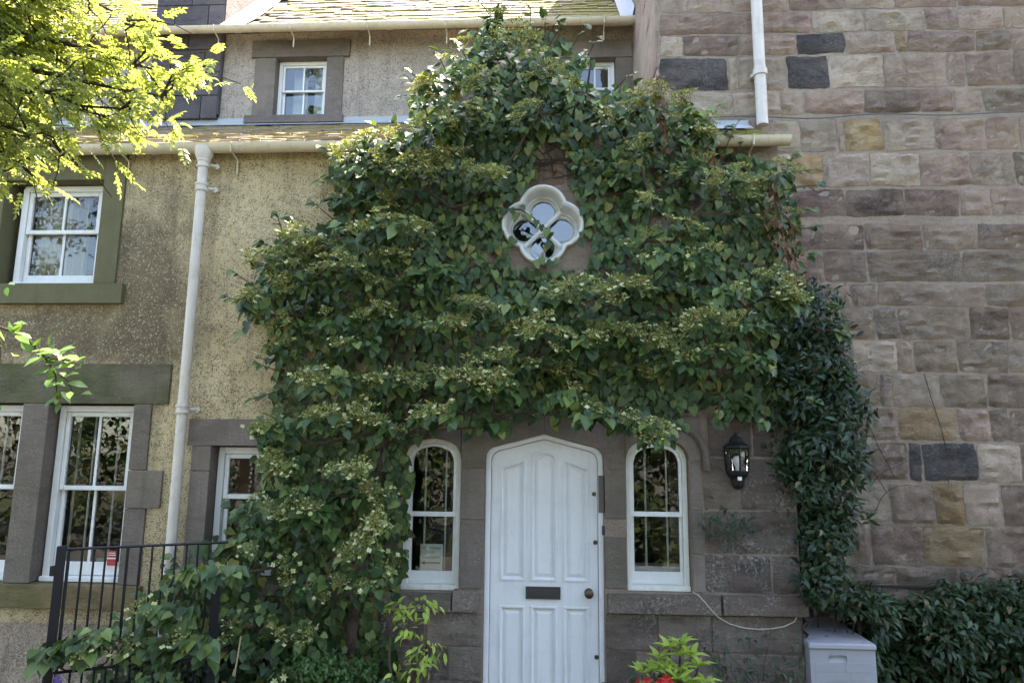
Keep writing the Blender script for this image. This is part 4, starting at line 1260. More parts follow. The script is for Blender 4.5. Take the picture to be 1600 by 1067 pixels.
# ------------------------------------------------------------------ the rear house (upper storey set back)
rear = thing('rear_house', 'grey harled upper house with mossy slate roof rising behind the cottage', 'house', (-1.5, 2.4, 0.0))
UY = 2.40
UW = (-3.325, -2.70, 5.885, 6.645)
UL = (-7.0, -6.34, 5.86, 6.62)
UR = (0.30, 0.78, 5.90, 6.56)
MB().prism(rect(-9.0, 0.99, 5.0, 6.98), UY, UY + 0.25, holes=[rect(a - .01, b + .01, c - .01, d + .01) for a, b, c, d in (UW, UL, UR)]).build('wall', M['harl_grey'], rear)
def ublock(x0, x1, z0, z1, mat='lintel', proud=0.02, name='jamb'):
    m = MB().prism(rect(x0, x1, z0, z1), UY - proud, UY + 0.2)
    o = m.build(name, M[mat], rear)
    md = o.modifiers.new('arris', 'BEVEL'); md.width = 0.006; md.segments = 2
    return o
for (a, b, z0, z1) in (UW, UL, UR):
    ublock(a - 0.26, a - 0.002, z0 + 0.002, z1 - 0.002); ublock(b + 0.002, b + 0.21 if b < 0 else 0.975, z0 + 0.002, z1 - 0.002)
    ublock(a - 0.31, b + 0.28 if b < 0 else 0.977, z1, z1 + 0.22, 'lintel', 0.03, 'lintel')
    ublock(a - 0.34, b + 0.24 if b < 0 else 0.976, z0 - 0.10, z0 - 0.002, 'lintel', 0.05, 'sill')
uw = sash_window(rear, -3.32, -2.705, 5.89, 6.64, UY + 0.08, fr=0.045, rail=0.028, cols=2, bot=0.04, roommat='room_blue', roomd=1.2, glass='glass_upper')
ul = sash_window(rear, -6.995, -6.345, 5.865, 6.615, UY + 0.08, fr=0.045, rail=0.028, cols=2, bot=0.04, roommat='room_blue', roomd=1.2, glass='glass_upper')
ur = sash_window(rear, 0.305, 0.775, 5.905, 6.555, UY + 0.08, fr=0.045, rail=0.028, cols=2, bot=0.04, roommat='room_blue', roomd=1.2, glass='glass_upper')
for o, l in ((uw, 'small white upper window above the downpipe'), (ul, 'small upper window behind the tree leaves'), (ur, 'small upper window peeping out above the creeper')): o['label'] = l
for wv, x in ((uw, -3.05), (uw, -2.78)):
    MB().box(x - 0.16, x + 0.02, UY + 0.30, UY + 0.32, 5.85, 6.66).build('curtain', M['paper'], wv)
PU = R(45)
ez = 6.90
roof2 = plane_roof(rear, [[(-9, 2.2, ez), (0.98, 2.2, ez), (0.98, 5.6, ez + 3.4), (-9, 5.6, ez + 3.4)], [(-9, 5.6, ez + 3.4), (0.98, 5.6, ez + 3.4), (0.98, 9.0, ez), (-9, 9.0, ez)]], M['slate'])
slate_roof(roof2, -7.4, 0.84, 2.17, ez - 0.02, PU, 19, 0.165, 8, lambda x, y: not (-4.92 < x < -3.62 and y < 3.5))
g2 = gutter(rear, -8.0, 0.985, 2.11, 6.875, 0.06)
# dark wall-head chimney breaking the eaves, built of squared blocks
ch = MB().box(-4.86, -4.00, 2.36, 3.3, 5.85, 10.2).build('chimney', M['mortar'], rear)
for i in range(11):
    z0 = 5.86 + i * 0.30 - 0.02
    cuts = [-4.865, -4.42, -3.995] if i % 2 else [-4.865, -4.62, -4.20, -3.995]
    for a, b in zip(cuts, cuts[1:]):
        m = MB().box(a + 0.005, b - 0.005, 2.335, 2.40, z0 + 0.005, z0 + 0.295, bev=0.006).build('block', M['chim'], ch)
MB().box(-3.999, -3.985, 2.345, 3.31, 5.9, 10.1).build('cheek', M['chim'], ch)
def on_roof(x, t, h=0.0):
    return (x, 2.2 + t * math.cos(PU) - h * math.sin(PU), ez + t * math.sin(PU) + h * math.cos(PU))
fl = MB()
fl.add([on_roof(-3.98, -0.02, 0.05), on_roof(-3.68, -0.02, 0.05), on_roof(-3.66, 0.5, 0.045), on_roof(-3.72, 1.6, 0.05), on_roof(-3.98, 1.6, 0.09)], [(0, 1, 2, 3, 4)])
fl.build('flashing', M['paper'], rear)
fl = MB()
fl.add([on_roof(0.82, -0.03, 0.06), on_roof(0.97, -0.03, 0.06), on_roof(0.97, 3.0, 0.06), on_roof(0.84, 3.0, 0.06)], [(0, 1, 2, 3)])
fl.add([on_roof(0.955, -0.03, 0.06), on_roof(0.975, -0.03, 0.17), on_roof(0.975, 3.0, 0.17), on_roof(0.955, 3.0, 0.06)], [(0, 1, 2, 3)])
fl.build('flashing', M['lead'], rear)

# ------------------------------------------------------------------ wall lantern
lan = thing('wall_lantern', 'black half-lantern with clear panes and sensor on the wall right of the door', 'lantern', (1.358, -0.02, 1.69))
LX, LY = 1.358, -0.105
MB().box(LX - 0.03, LX + 0.03, -0.03, -0.012, 1.76, 2.0).box(LX - 0.02, LX + 0.02, LY, -0.02, 1.775, 1.80).box(LX - 0.02, LX + 0.02, LY, -0.02, 1.975, 1.995).build('bracket', M['iron'], lan)
MB().lathe([(0.088, 0.0), (0.098, 0.010), (0.096, 0.024), (0.060, 0.045), (0.048, 0.055), (0.05, 0.066), (0.040, 0.085), (0.018, 0.096), (0.012, 0.118), (0.004, 0.122)], (LX, LY, 1.955), 6, a0=math.pi / 6).build('cap', M['iron'], lan)
MB().lathe([(0.012, -0.125), (0.032, -0.118), (0.045, -0.095), (0.052, -0.05), (0.078, -0.018), (0.082, 0.0), (0.076, 0.008)], (LX, LY, 1.795), 6, a0=math.pi / 6).build('base', M['iron'], lan)
for i in range(6):
    a = math.pi / 6 + i * math.pi / 3
    b = a + math.pi / 3
    pa = (LX + 0.080 * math.cos(a), LY + 0.080 * math.sin(a)); pb = (LX + 0.080 * math.cos(b), LY + 0.080 * math.sin(b))
    MB().tube([(pa[0], pa[1], 1.80), (LX + 0.088 * math.cos(a), LY + 0.088 * math.sin(a), 1.96)], 0.007, 6).build('glazing_bar', M['iron'], lan)
    MB().add([(pa[0], pa[1], 1.803), (pb[0], pb[1], 1.803), (LX + 0.088 * math.cos(b), LY + 0.088 * math.sin(b), 1.955), (LX + 0.088 * math.cos(a), LY + 0.088 * math.sin(a), 1.955)], [(0, 1, 2, 3)]).build('pane', M['glass_clear'], lan)
MB().lathe([(0.012, 0), (0.012, 0.03), (0.02, 0.045), (0.030, 0.07), (0.026, 0.095), (0.010, 0.108)], (LX, LY, 1.80), 14).build('bulb', M['paper'], lan, True)
MB().box(LX - 0.014, LX + 0.014, LY - 0.062, LY - 0.046, 1.735, 1.762, bev=0.003).build('sensor', M['paper'], lan)

# ------------------------------------------------------------------ white cable looped over the sill
cp = [(1.03, -0.012, 0.945), (1.06, -0.07, 0.93), (1.10, -0.085, 0.89), (1.15, -0.075, 0.83), (1.20, -0.05, 0.78), (1.28, -0.03, 0.735), (1.38, -0.025, 0.708), (1.48, -0.025, 0.70), (1.58, -0.025, 0.708), (1.66, -0.03, 0.725), (1.73, -0.035, 0.76), (1.755, -0.03, 0.80)]
cb = MB().tube(cp, 0.0045, 6).build('electric_cable', M['cable'], None, True)
tag(cb, 'thin white cable looping from the window corner across the stones to the box', 'cable')

# ------------------------------------------------------------------ storage box
bx = thing('storage_box', 'grey plastic garden storage box with sloping lid beside the porch corner', 'storage box', (2.0, 0.25, 0.0))
x0, x1, y0, y1 = 1.803, 2.245, -0.10, 0.58
hole = rect(1.93, 2.05, 0.515, 0.56)
MB().prism(rect(x0, x1, 0.0, 0.598), y0, y0 + 0.02, holes=[hole]).box(x0, x1, y0 + 0.021, y1, 0.0, 0.598).build('body', M['plastic'], bx)
MB().add([(1.93, y0 + .004, 0.515), (2.05, y0 + .004, 0.515), (2.05, y0 + .0205, 0.54), (1.93, y0 + .0205, 0.54)], [(0, 1, 2, 3)]).build('handle', M['plastic'], bx)
for i in range(7):
    zc = 0.055 + i * 0.066
    for a, b in ((x0 + 0.03, (x0 + x1) / 2 - 0.012 + 0.04 * (i % 2)), ((x0 + x1) / 2 + 0.012 + 0.04 * (i % 2), x1 - 0.03)):
        MB().box(a, b, y0 - 0.0018, y0 + 0.003, zc, zc + 0.062, bev=0.0015).build('panel', M['plastic'], bx)
lid = MB().add([(x0 - .01, y0 - .015, 0.60), (x1 + .008, y0 - .015, 0.60), (x1 + .008, y1 + .01, 0.60), (x0 - .01, y1 + .01, 0.60),
                (x0 - .006, y0 - .012, 0.638), (x1 + .004, y0 - .012, 0.638), (x1 - .008, y1, 0.66), (x0 + .004, y1, 0.66)],
               [(0, 3, 2, 1), (4, 5, 6, 7), (0, 1, 5, 4), (1, 2, 6, 5), (2, 3, 7, 6), (3, 0, 4, 7)]).build('lid', M['plastic'], bx)
md = lid.modifiers.new('round', 'BEVEL'); md.width = 0.01; md.segments = 3
md2 = lid
for (lx, ly, s_, lb) in ((1.98, 0.05, .02, 'nearest the handle'), (2.05, 0.2, .025, 'in the middle'), (1.93, 0.3, .02, 'nearest the porch corner'), (2.12, 0.33, .015, 'nearest the hedge'), (2.0, 0.42, .03, 'at the back'), (2.17, -0.09, .012, 'on its front right corner')):
    zz = 0.6395 + 0.022 * (ly - y0) / (y1 - y0) + 0.002
    m = MB().add([(lx - s_, ly, zz), (lx, ly - s_ * .5, zz + .002), (lx + s_, ly + s_ * .3, zz), (lx, ly + s_ * .6, zz + .003)], [(0, 1, 2, 3)])
    o = m.build('fallen_leaf', M['dead_leaf'], None)
    tag(o, 'dry brown leaf lying on the storage box lid, ' + lb, 'leaf', 'fallen leaves on the storage box')
fold = MB()
vs = []
for i in range(6):
    for j in range(4):
        vs.append((1.80 + 0.02 * math.sin(i * 2 + j) + 0.012 * j, -0.055 - 0.012 * math.sin(i * 1.7) + 0.05 * j, 0.655 + 0.03 * i - 0.004 * j * i))
fold.add(vs, [(i * 4 + j, i * 4 + j + 1, i * 4 + j + 5, i * 4 + j + 4) for i in range(5) for j in range(3)])
fb = fold.build('folded_bag', M['plastic_dark'], None, True)
md = fb.modifiers.new('thick', 'SOLIDIFY'); md.thickness = 0.006
tag(fb, 'crumpled black plastic bag tucked between box lid and porch corner', 'bag')

# ------------------------------------------------------------------ iron gate
A = Vector((-2.998, -1.0, 0)); B = Vector((-2.215, -0.55, 0))
gate = thing('garden_gate', 'black wrought iron gate with slim bars and rings in front of the left window', 'gate', (-2.6, -0.78, 0))
def G(t, z, off=0.0):
    p = A.lerp(B, t); n = Vector((B.y - A.y, A.x - B.x, 0)).normalized()
    return (p.x + n.x * off, p.y + n.y * off, z)
ang = math.atan2(B.y - A.y, B.x - A.x)
def bar(t0, z0, t1, z1, w, d, name='bar', mat='iron'):
    """square bar between two points in the gate plane"""
    p, q = Vector(G(t0, z0)), Vector(G(t1, z1))
    return MB().tube([p, q], w * 0.7071, 4).build(name, M[mat], gate)
def post(t, z1, w, name='post'):
    p = Vector(G(t, 0))
    m = MB().box(-w / 2, w / 2, -w / 2, w / 2, 0, z1, bev=0.004)
    c, s_ = math.cos(ang), math.sin(ang)
    m.v = [(p.x + x * c - y * s_, p.y + x * s_ + y * c, z) for x, y, z in m.v]
    return m.build(name, M['iron'], gate)
post(0.0, 1.315, 0.05); post(1.0, 1.02, 0.055)
post(0.40, 1.30, 0.018, 'stile'); post(0.045, 1.28, 0.018, 'stile')
for z in (1.295, 0.715, 0.575, 0.12):
    bar(0.03, z, 1.06 if z > 1 else 0.98, z, 0.012, 0.008, 'rail')
for t in (0.125, 0.195, 0.265, 0.335, 0.48, 0.555, 0.63, 0.705, 0.78, 0.855, 0.93):
    bar(t, 0.715, t, 1.295, 0.009, 0.012, 'baluster')
    bar(t, 0.12, t, 0.575, 0.009, 0.012, 'baluster')
    bar(t + 0.035, 0.12, t + 0.035, 0.5, 0.010, 0.01, 'dog_bar')
for i in range(6):
    t = 0.12 + i * 0.155
    MB().tube([G(t + 0.072 * math.cos(a), 0.645 + 0.064 * math.sin(a)) for a in [2 * math.pi * j / 20 for j in range(21)]], 0.005, 6, cap=False).build('ring', M['iron'], gate, True)
for z in (1.17, 0.35):
    p = G(-0.03, z)
    MB().box(p[0] - 0.018, p[0] + 0.012, p[1] - 0.018, p[1] + 0.018, z - 0.03, z + 0.03, bev=0.004).build('hinge', M['iron'], gate)

# ------------------------------------------------------------------ foliage templates
def tmpl(v, f): return np.array(v, float), np.array(f, int)
HEART = tmpl([(0, 0, 0), (-.30, -.07, .05), (-.45, .20, .09), (-.33, .58, .06), (0, 1.0, -.14), (.33, .58, .06), (.45, .20, .09), (.30, -.07, .05), (0, .45, -.02)],
             [(0, 1, 2, 8), (8, 2, 3, 4), (8, 4, 5, 6), (8, 6, 7, 0)])
LANCE = tmpl([(0, 0, 0), (-.19, .30, .05), (-.16, .62, .03), (0, 1.0, -.14), (.16, .62, .03), (.19, .30, .05), (0, .45, -.02)],
             [(0, 1, 2, 6), (6, 2, 3, 4), (0, 6, 4, 5)])
OVAL = tmpl([(0, 0, 0), (-.25, .25, .05), (-.27, .58, .04), (0, 1.0, -.10), (.27, .58, .04), (.25, .25, .05), (0, .45, -.02)],
            [(0, 1, 2, 6), (6, 2, 3, 4), (0, 6, 4, 5)])
QUAD = tmpl([(0, 0, 0), (-.4, .5, .05), (0, 1, -.05), (.4, .5, .05)], [(0, 1, 2, 3)])

def one_leaf(name, T_, mat, n=3):
    out = []
    for i in range(n):
        v = T_[0].copy(); r = np.random.default_rng(i + 3)
        v[:, 2] += r.normal(0, .025, len(v)); v[:, 0] *= r.uniform(.85, 1.12); v[:, 2] -= 0.12 * i * v[:, 1] ** 2
        out.append(np_mesh(name, v, T_[1], [M[mat]]))
    return out

def leaves_object(name, T_, P, T, N, s, mat, parent, kind='stuff'):
    V, Fc = spread(T_[0], T_[1], np.asarray(P), np.asarray(T), np.asarray(N), np.asarray(s))
    me = np_mesh(name, V, Fc, [M[mat]])
    o = link(bpy.data.objects.new(name, me))
    if parent is not None:
        o.parent = parent
        o.matrix_parent_inverse = Matrix.Translation(-root_loc(parent))
    if kind: o['kind'] = kind
    return o

def split_leaves(parent, T_, P, T, N, s, mat, singles, name='leaf', mass='foliage'):
    """the leaves standing foremost become objects of their own, the rest one mass"""
    P, T, N, s = map(np.asarray, (P, T, N, s))
    score = -P[:, 1] + 0.8 * (s / s.mean()) + rng.uniform(0, .5, len(s))
    order = np.argsort(-score)
    a, b = order[:singles], order[singles:]
    copies(name, one_leaf(name, T_, mat), P[a], T[a], N[a], s[a], parent)
    leaves_object(mass, T_, P[b], T[b], N[b], s[b], mat, parent)

# ------------------------------------------------------------------ the creeper (climbing hydrangea)
vine = thing('climbing_hydrangea', 'large climbing hydrangea with cream lacecap flowers covering the porch front', 'creeper', (-0.95, -0.1, 0.0))
P, T, N, Sz = [], [], [], []
FP, FN, FS = [], [], []
def gap(x, z):
    return any(in_poly(x, z, g_) for g_ in VINE_GAPS)
clumps = [(x, y, z, w, h, 1.0) for x, y, z, w, h in VINE_CLUMPS]
xs_ = [p[0] for p in VINE_OUTLINE]; zs_ = [p[1] for p in VINE_OUTLINE]
def near_clear(x, z, r):
    return any(gap(x + r * math.cos(a), z + r * math.sin(a)) for a in (0, 1.05, 2.1, 3.14, 4.2, 5.25)) or gap(x, z)
# filler sprays between the main tiers
tries = 0; extra = []
while tries < 5200 and len(extra) < 45:
    tries += 1
    x, z = random.uniform(min(xs_), max(xs_)), random.uniform(0.15, max(zs_))
    if not in_poly(x, z, VINE_OUTLINE) or near_clear(x, z, 0.1): continue
    if any(abs(x - c[0]) < 0.14 and abs(z - c[2]) < 0.085 for c in clumps + extra): continue
    d = -0.42 if (x < -1.75 and z < 1.7) else -random.uniform(0.05, 0.14)
    extra.append((x, d, z, random.uniform(.18, .3), random.uniform(.10, .16), random.choice([0, 0, 0, 0.4, 0.5])))
for (x, y, z, w, h, fl_) in clumps + extra:
    lsz = random.choice([.75, .85, 1.0, 1.0, 1.15, 1.35]); fmul = random.choice([0.15, .5, .8, 1.0, 1.2, 1.5])
    n = int(38 + 420 * w * max(h, .1))
    for _ in range(n):
        u = random.uniform(-1, 1); v = random.random() ** 0.7
        th = random.uniform(0, math.pi * 2)
        px = x + u * w * 0.52
        dome = math.sqrt(max(0, 1 - u * u * 0.85))
        py = y + random.uniform(-0.10, 0.13) * dome
        pz = z + h * (0.35 * dome - 0.85 * v) + random.uniform(-.02, .02)
        if near_clear(px, pz, 0.05): continue
        P.append((px, py, pz))
        out = np.array([u * 0.55 + random.gauss(0, .5), -0.6 + random.gauss(0, .4), 0.0])
        T.append(out + np.array([0, 0, -0.35 - 0.6 * v + random.gauss(0, .35)]))
        N.append(np.array([u * 0.2 + random.gauss(0, .3), -0.5 + random.gauss(0, .2), 0.85 + random.gauss(0, .25)]))
        Sz.append((0.036 + 0.055 * random.random() ** 1.3) * lsz)
    if fl_ > 0:
        nf = int((3 + w * 15) * fl_ * fmul * (0.45 if (x < -1.7 and z < 1.75) else 1.0) * (0.4 if z < 1.0 else 1.0))
        for _ in range(nf):
            u = random.uniform(-1, 1)
            dome = math.sqrt(max(0, 1 - u * u))
            px, py, pz = x + u * w * 0.5, y - 0.06 - 0.09 * random.random(), z + h * (0.55 * dome - 0.8 * random.random())
            if near_clear(px, pz, 0.04): continue
            FP.append((px, py, pz)); FN.append((random.gauss(0, .25), -0.5 + random.gauss(0, .15), 0.85)); FS.append(random.uniform(0.6, 1.3))
# shaded inner leaves lying along the wall
cnt = 0
while cnt < 10500:
    x, z = random.uniform(min(xs_), max(xs_)), random.uniform(0.05, max(zs_))
    if not in_poly(x, z, VINE_OUTLINE) or gap(x, z): continue
    cnt += 1
    deep = -random.uniform(0.012, 0.09)
    if x < -2.0 and z < 1.3: deep -= random.uniform(0, 0.45)
    P.append((x, deep, z)); T.append((random.gauss(0, .5), -0.1, -0.9 + random.gauss(0, .3))); N.append((random.gauss(0, .4), -0.95, -0.05 + random.gauss(0, .2)))
    Sz.append(random.uniform(0.045, 0.09))
# stray shoots along the outline
SHOOTS = []
for i in range(len(VINE_OUTLINE)):
    a = Vector(VINE_OUTLINE[i]); b = Vector(VINE_OUTLINE[(i + 1) % len(VINE_OUTLINE)])
    L = (b - a).length
    nrm = Vector(((b - a).y, -(b - a).x)).normalized() * -1
    for _ in range(int(L * 7)):
        q = a.lerp(b, random.random()); ln = random.uniform(0.03, 0.13); sy_ = -random.uniform(.1, .28)
        if q.y < 0.5 or near_clear(q.x + nrm.x * ln, q.y + nrm.y * ln, .03): continue
        q0_ = q - nrm * .12
        SHOOTS.append([(q0_.x, min(-.05, sy_ + .06), q0_.y), (q.x, sy_, q.y), (q.x + nrm.x * ln, sy_ - .01, q.y + nrm.y * ln)])
        for k_ in range(4):
            pp_ = q + nrm * ln * (k_ / 3)
            if near_clear(pp_.x, pp_.y, .03): continue
            P.append((pp_.x + random.gauss(0, .008), sy_ + random.gauss(0, .012), pp_.y + random.gauss(0, .008)))
            T.append((nrm.x + random.gauss(0, .5), -.4, nrm.y * .4 - .5 + random.gauss(0, .3))); N.append((random.gauss(0, .3), -.6, .7)); Sz.append(random.uniform(.04, .085))
split_leaves(vine, HEART, P, T, N, Sz, 'vine_leaf', 290)
# flower heads: a fuzzy plate of buds ringed by white florets
def umbel(seed):
    r = np.random.default_rng(seed)
    V, Fc, mi = [], [], []
    def quad(c, a, b, m):
        i = len(V); V.extend([c - a - b, c + a - b, c + a + b, c - a + b]); Fc.append((i, i + 1, i + 2, i + 3)); mi.append(m)
    for _ in range(64):
        rr_ = 0.070 * math.sqrt(r.random()); th = r.uniform(0, 6.283)
        c = np.array([rr_ * math.cos(th), rr_ * math.sin(th), 0.012 * (1 - (rr_ / .070) ** 2) + r.normal(0, .006)])
        a = r.normal(0, 1, 3); a /= np.linalg.norm(a); b = np.cross(a, r.normal(0, 1, 3)); b /= np.linalg.norm(b)
        quad(c, a * .0048, b * .0048, 0)
    for k_ in range(int(r.integers(3, 7))):
        th = r.uniform(0, 6.283); rr_ = r.uniform(.058, .09)
        c = np.array([rr_ * math.cos(th), rr_ * math.sin(th), r.uniform(-.008, .014)])
        t0 = r.uniform(0, 1.5)
        tl = np.array([r.normal(0, .3), r.normal(0, .3), 1.0]); tl /= np.linalg.norm(tl)
        ux = np.cross(tl, [0, 1, .1]); ux /= np.linalg.norm(ux); uy = np.cross(tl, ux)
        for p_ in range(4):
            an = t0 + p_ * math.pi / 2
            d_ = math.cos(an) * ux + math.sin(an) * uy; e_ = -math.sin(an) * ux + math.cos(an) * uy
            quad(c + d_ * .0078, d_ * .0062, e_ * .0056, 1)
    # stalks
    for k_ in range(7):
        th = k_ * 0.9 + r.uniform(0, .4); e_ = np.array([math.cos(th), math.sin(th), 0])
        p0 = np.array([0, 0, -.05]); p1 = e_ * .055
        i = len(V); w_ = np.cross(p1 - p0, [0.3, 0.5, .8]); w_ = w_ / np.linalg.norm(w_) * .0016
        V.extend([p0 - w_, p0 + w_, p1 + w_, p1 - w_]); Fc.append((i, i + 1, i + 2, i + 3)); mi.append(0)
    return np.array(V), np.array(Fc), np.array(mi)
UM = [umbel(i) for i in range(5)]
um_mesh = [np_mesh('flower_head', v, f, [M['umbel'], M['floret']], m_, smooth=False) for v, f, m_ in UM]
FP, FN, FS = np.array(FP), np.array(FN), np.array(FS)
FT = np.stack([rng.normal(0, 1, len(FP)), rng.normal(0, 1, len(FP)), rng.normal(0, .2, len(FP))], 1)
FTo = unit(FT - FN * (np.sum(FT * FN, 1) / np.sum(FN * FN, 1))[:, None])
order = np.argsort(FP[:, 1] + rng.uniform(0, .2, len(FP)))
a_, b_ = order[:280], order[280:]
copies('flower_head', um_mesh, FP[a_], FTo[a_], FN[a_], FS[a_], vine)
Vs, Fs, Ms, base = [], [], [], 0
for q, (v, f, m_) in enumerate(UM):
    idx = b_[q::5]
    V, Fc = spread(v, f, FP[idx], FTo[idx], FN[idx], FS[idx])
    Vs.append(V); Fs.append(Fc + base); Ms.append(np.tile(m_, len(idx))); base += len(V)
me = np_mesh('flower_mass', np.concatenate(Vs), np.concatenate(Fs), [M['umbel'], M['floret']], np.concatenate(Ms), smooth=False)
o = link(bpy.data.objects.new('flower_mass', me)); o.parent = vine; o.matrix_parent_inverse = Matrix.Translation(-root_loc(vine)); o['kind'] = 'stuff'
# stems: every spray is led back to the two trunks
nodes = [Vector((-1.45, -0.10, 0.0)), Vector((-1.42, -0.09, 0.5)), Vector((-1.38, -0.07, 1.0)), Vector((-1.3, -0.06, 1.5)), Vector((-1.22, -0.06, 2.0)), Vector((-0.9, -0.05, 2.4)), Vector((-0.4, -0.05, 2.7)), Vector((0.3, -0.05, 2.75)), Vector((0.9, -0.05, 2.9))]
st = MB()
st.tube(nodes[:6], [.045, .042, .038, .034, .03, .026], 8).tube(nodes[5:], [.026, .022, .02, .015], 8)
st.tube([(-1.22, -0.06, 2.0), (-1.25, -.05, 2.6), (-1.0, -.05, 3.2), (-0.7, -.05, 3.8), (-.45, -.05, 4.4), (-.3, -.06, 4.9)], [.03, .026, .022, .018, .014, .01], 8)
nodes += [Vector((-1.25, -.05, 2.6)), Vector((-1.0, -.05, 3.2)), Vector((-0.7, -.05, 3.8)), Vector((-.45, -.05, 4.4))]
for (x, y, z, w, h, fl_) in sorted(clumps, key=lambda c: abs(c[0] + 1) + abs(c[2] - 2.2)):
    e_ = Vector((x, y + 0.06, z - 0.05))
    b_n = min(nodes, key=lambda q: (q - e_).length + (0.25 if q.z > e_.z else 0))
    mid = b_n.lerp(e_, 0.5) + Vector((random.gauss(0, .04), 0.03, random.gauss(-.03, .04)))
    mid.y = min(mid.y, -0.03)
    st.tube([b_n, mid, e_], [.013, .010, .006], 5)
    nodes += [mid, e_]
for q in SHOOTS: st.tube(q, [.005, .004, .002], 5)
# bare twigs clinging round the round window
for i in range(26):
    x, z = random.uniform(-.25, .3), random.uniform(4.10, 4.45)
    q = [Vector((x, -0.03, z))]
    a = random.uniform(0, 6.28)
    for k_ in range(4):
        a += random.gauss(0, .5)
        nx_ = q[-1] + Vector((math.cos(a) * .07, random.uniform(-.01, .004), math.sin(a) * .06))
        nx_.z = max(nx_.z, 4.06 + abs(nx_.x + .05) * .1)
        q.append(nx_)
    st.tube(q, [.007, .006, .005, .004, .003], 5)
st.build('stems', M['stem'], vine, True)
# the spray that crosses the quatrefoil
q = [(-0.33, -.07, 3.80), (-0.22, -.08, 3.79), (-0.12, -.08, 3.72), (-0.06, -.08, 3.66), (0.0, -.09, 3.62), (-0.01, -.085, 3.53)]
MB().tube(q, [.006, .006, .005, .004, .004, .003], 6).build('twig', M['stem'], vine, True)
qp = [(-.30, 3.80), (-.25, 3.76), (-.22, 3.82), (-.2, 3.74), (-.15, 3.74), (-.10, 3.70), (-.06, 3.66), (-.02, 3.62), (0.01, 3.60), (0.0, 3.52), (-.03, 3.50), (-.27, 3.55), (.25, 3.60), (.22, 3.52), (-.06, 3.40), (-.1, 3.38), (.02, 3.37), (.07, 3.39)]
copies('leaf', one_leaf('leaf', HEART, 'vine_leaf'), [(x, -.09 - .02 * random.random(), z) for x, z in qp], [(random.gauss(0, .4), -.25, -.9) for _ in qp], [(random.gauss(0, .3), -.9, .35) for _ in qp], [random.uniform(.05, .085) for _ in qp], vine)

# withered brown sprays hanging in the creeper
for ci, (x, z, dx, dz, n, lab) in enumerate(((0.86, 4.45, .06, .28, 60, 'small hanging bunch of brown withered leaves near the top of the creeper'),
                                   (1.21, 4.13, .09, .30, 90, 'bunch of brown withered leaves hanging below the end of the gutter'),
                                   (1.68, 3.55, .13, .42, 150, 'long trail of brown withered leaves at the right edge of the creeper'))):
    d = thing('withered_spray', lab, 'dead leaves', (x, -0.32, z), 'withered sprays in the creeper')
    tw = MB().tube([(x - dx * .4, -.26, z + dz), (x, -.31, z + dz * .3), (x + dx * .4, -.33, z - dz * .8)], [.006, .005, .003], 6).build('twig', M['stem'], d, True)
    pp_, tt, nn, ss = [], [], [], []
    for _ in range(n):
        f = random.uniform(-1, 1)
        pp_.append((x - f * dx * .7 * (1 if ci == 2 else .2) + random.gauss(0, dx * .35), -.33 + random.gauss(0, .04), z + f * dz))
        tt.append((random.gauss(0, .4), random.gauss(-.2, .3), -1)); nn.append((random.gauss(0, 1), -.6, random.gauss(0, .4))); ss.append(random.uniform(.04, .075))
    split_leaves(d, LANCE, pp_, tt, nn, ss, 'dead_leaf', 25)

# ------------------------------------------------------------------ dark clematis down the porch corner
ivy = thing('clematis', 'dark green clematis hanging down the porch corner beside the stone building', 'creeper', (1.9, 0.1, 0.0))
P, T, N, Sz = [], [], [], []
ix = [p[0] for p in IVY_OUTLINE]; iz = [p[1] for p in IVY_OUTLINE]
c_i = []
while len(c_i) < 150:
    x, z = random.uniform(min(ix), max(ix)), random.uniform(min(iz), max(iz))
    if in_poly(x, z, IVY_OUTLINE): c_i.append((x, random.uniform(-.22, .1) if x < 2.15 else random.uniform(-.1, .35), z))
for x, y, z in c_i:
    for _ in range(62):
        a = random.uniform(0, 6.28); r_ = random.random() ** .6 * .13
        P.append((x + r_ * math.cos(a), y + random.uniform(-.08, .12), z + r_ * math.sin(a)))
        T.append((random.gauss(0, .8), -.4 + random.gauss(0, .4), -.45 + random.gauss(0, .55))); N.append((random.gauss(0, .45), -.6, .6 + random.gauss(0, .4))); Sz.append(random.uniform(.035, .09))
for _ in range(130):
    k_ = random.randrange(len(IVY_OUTLINE)); a, b = Vector(IVY_OUTLINE[k_]), Vector(IVY_OUTLINE[(k_ + 1) % len(IVY_OUTLINE)])
    q = a.lerp(b, random.random())
    P.append((q.x + random.gauss(0, .02), random.uniform(-.1, .2), q.y + random.gauss(0, .025))); T.append((random.gauss(0, .8), -.4, -.4 + random.gauss(0, .5))); N.append((random.gauss(0, .3), -.6, .7)); Sz.append(random.uniform(.05, .1))
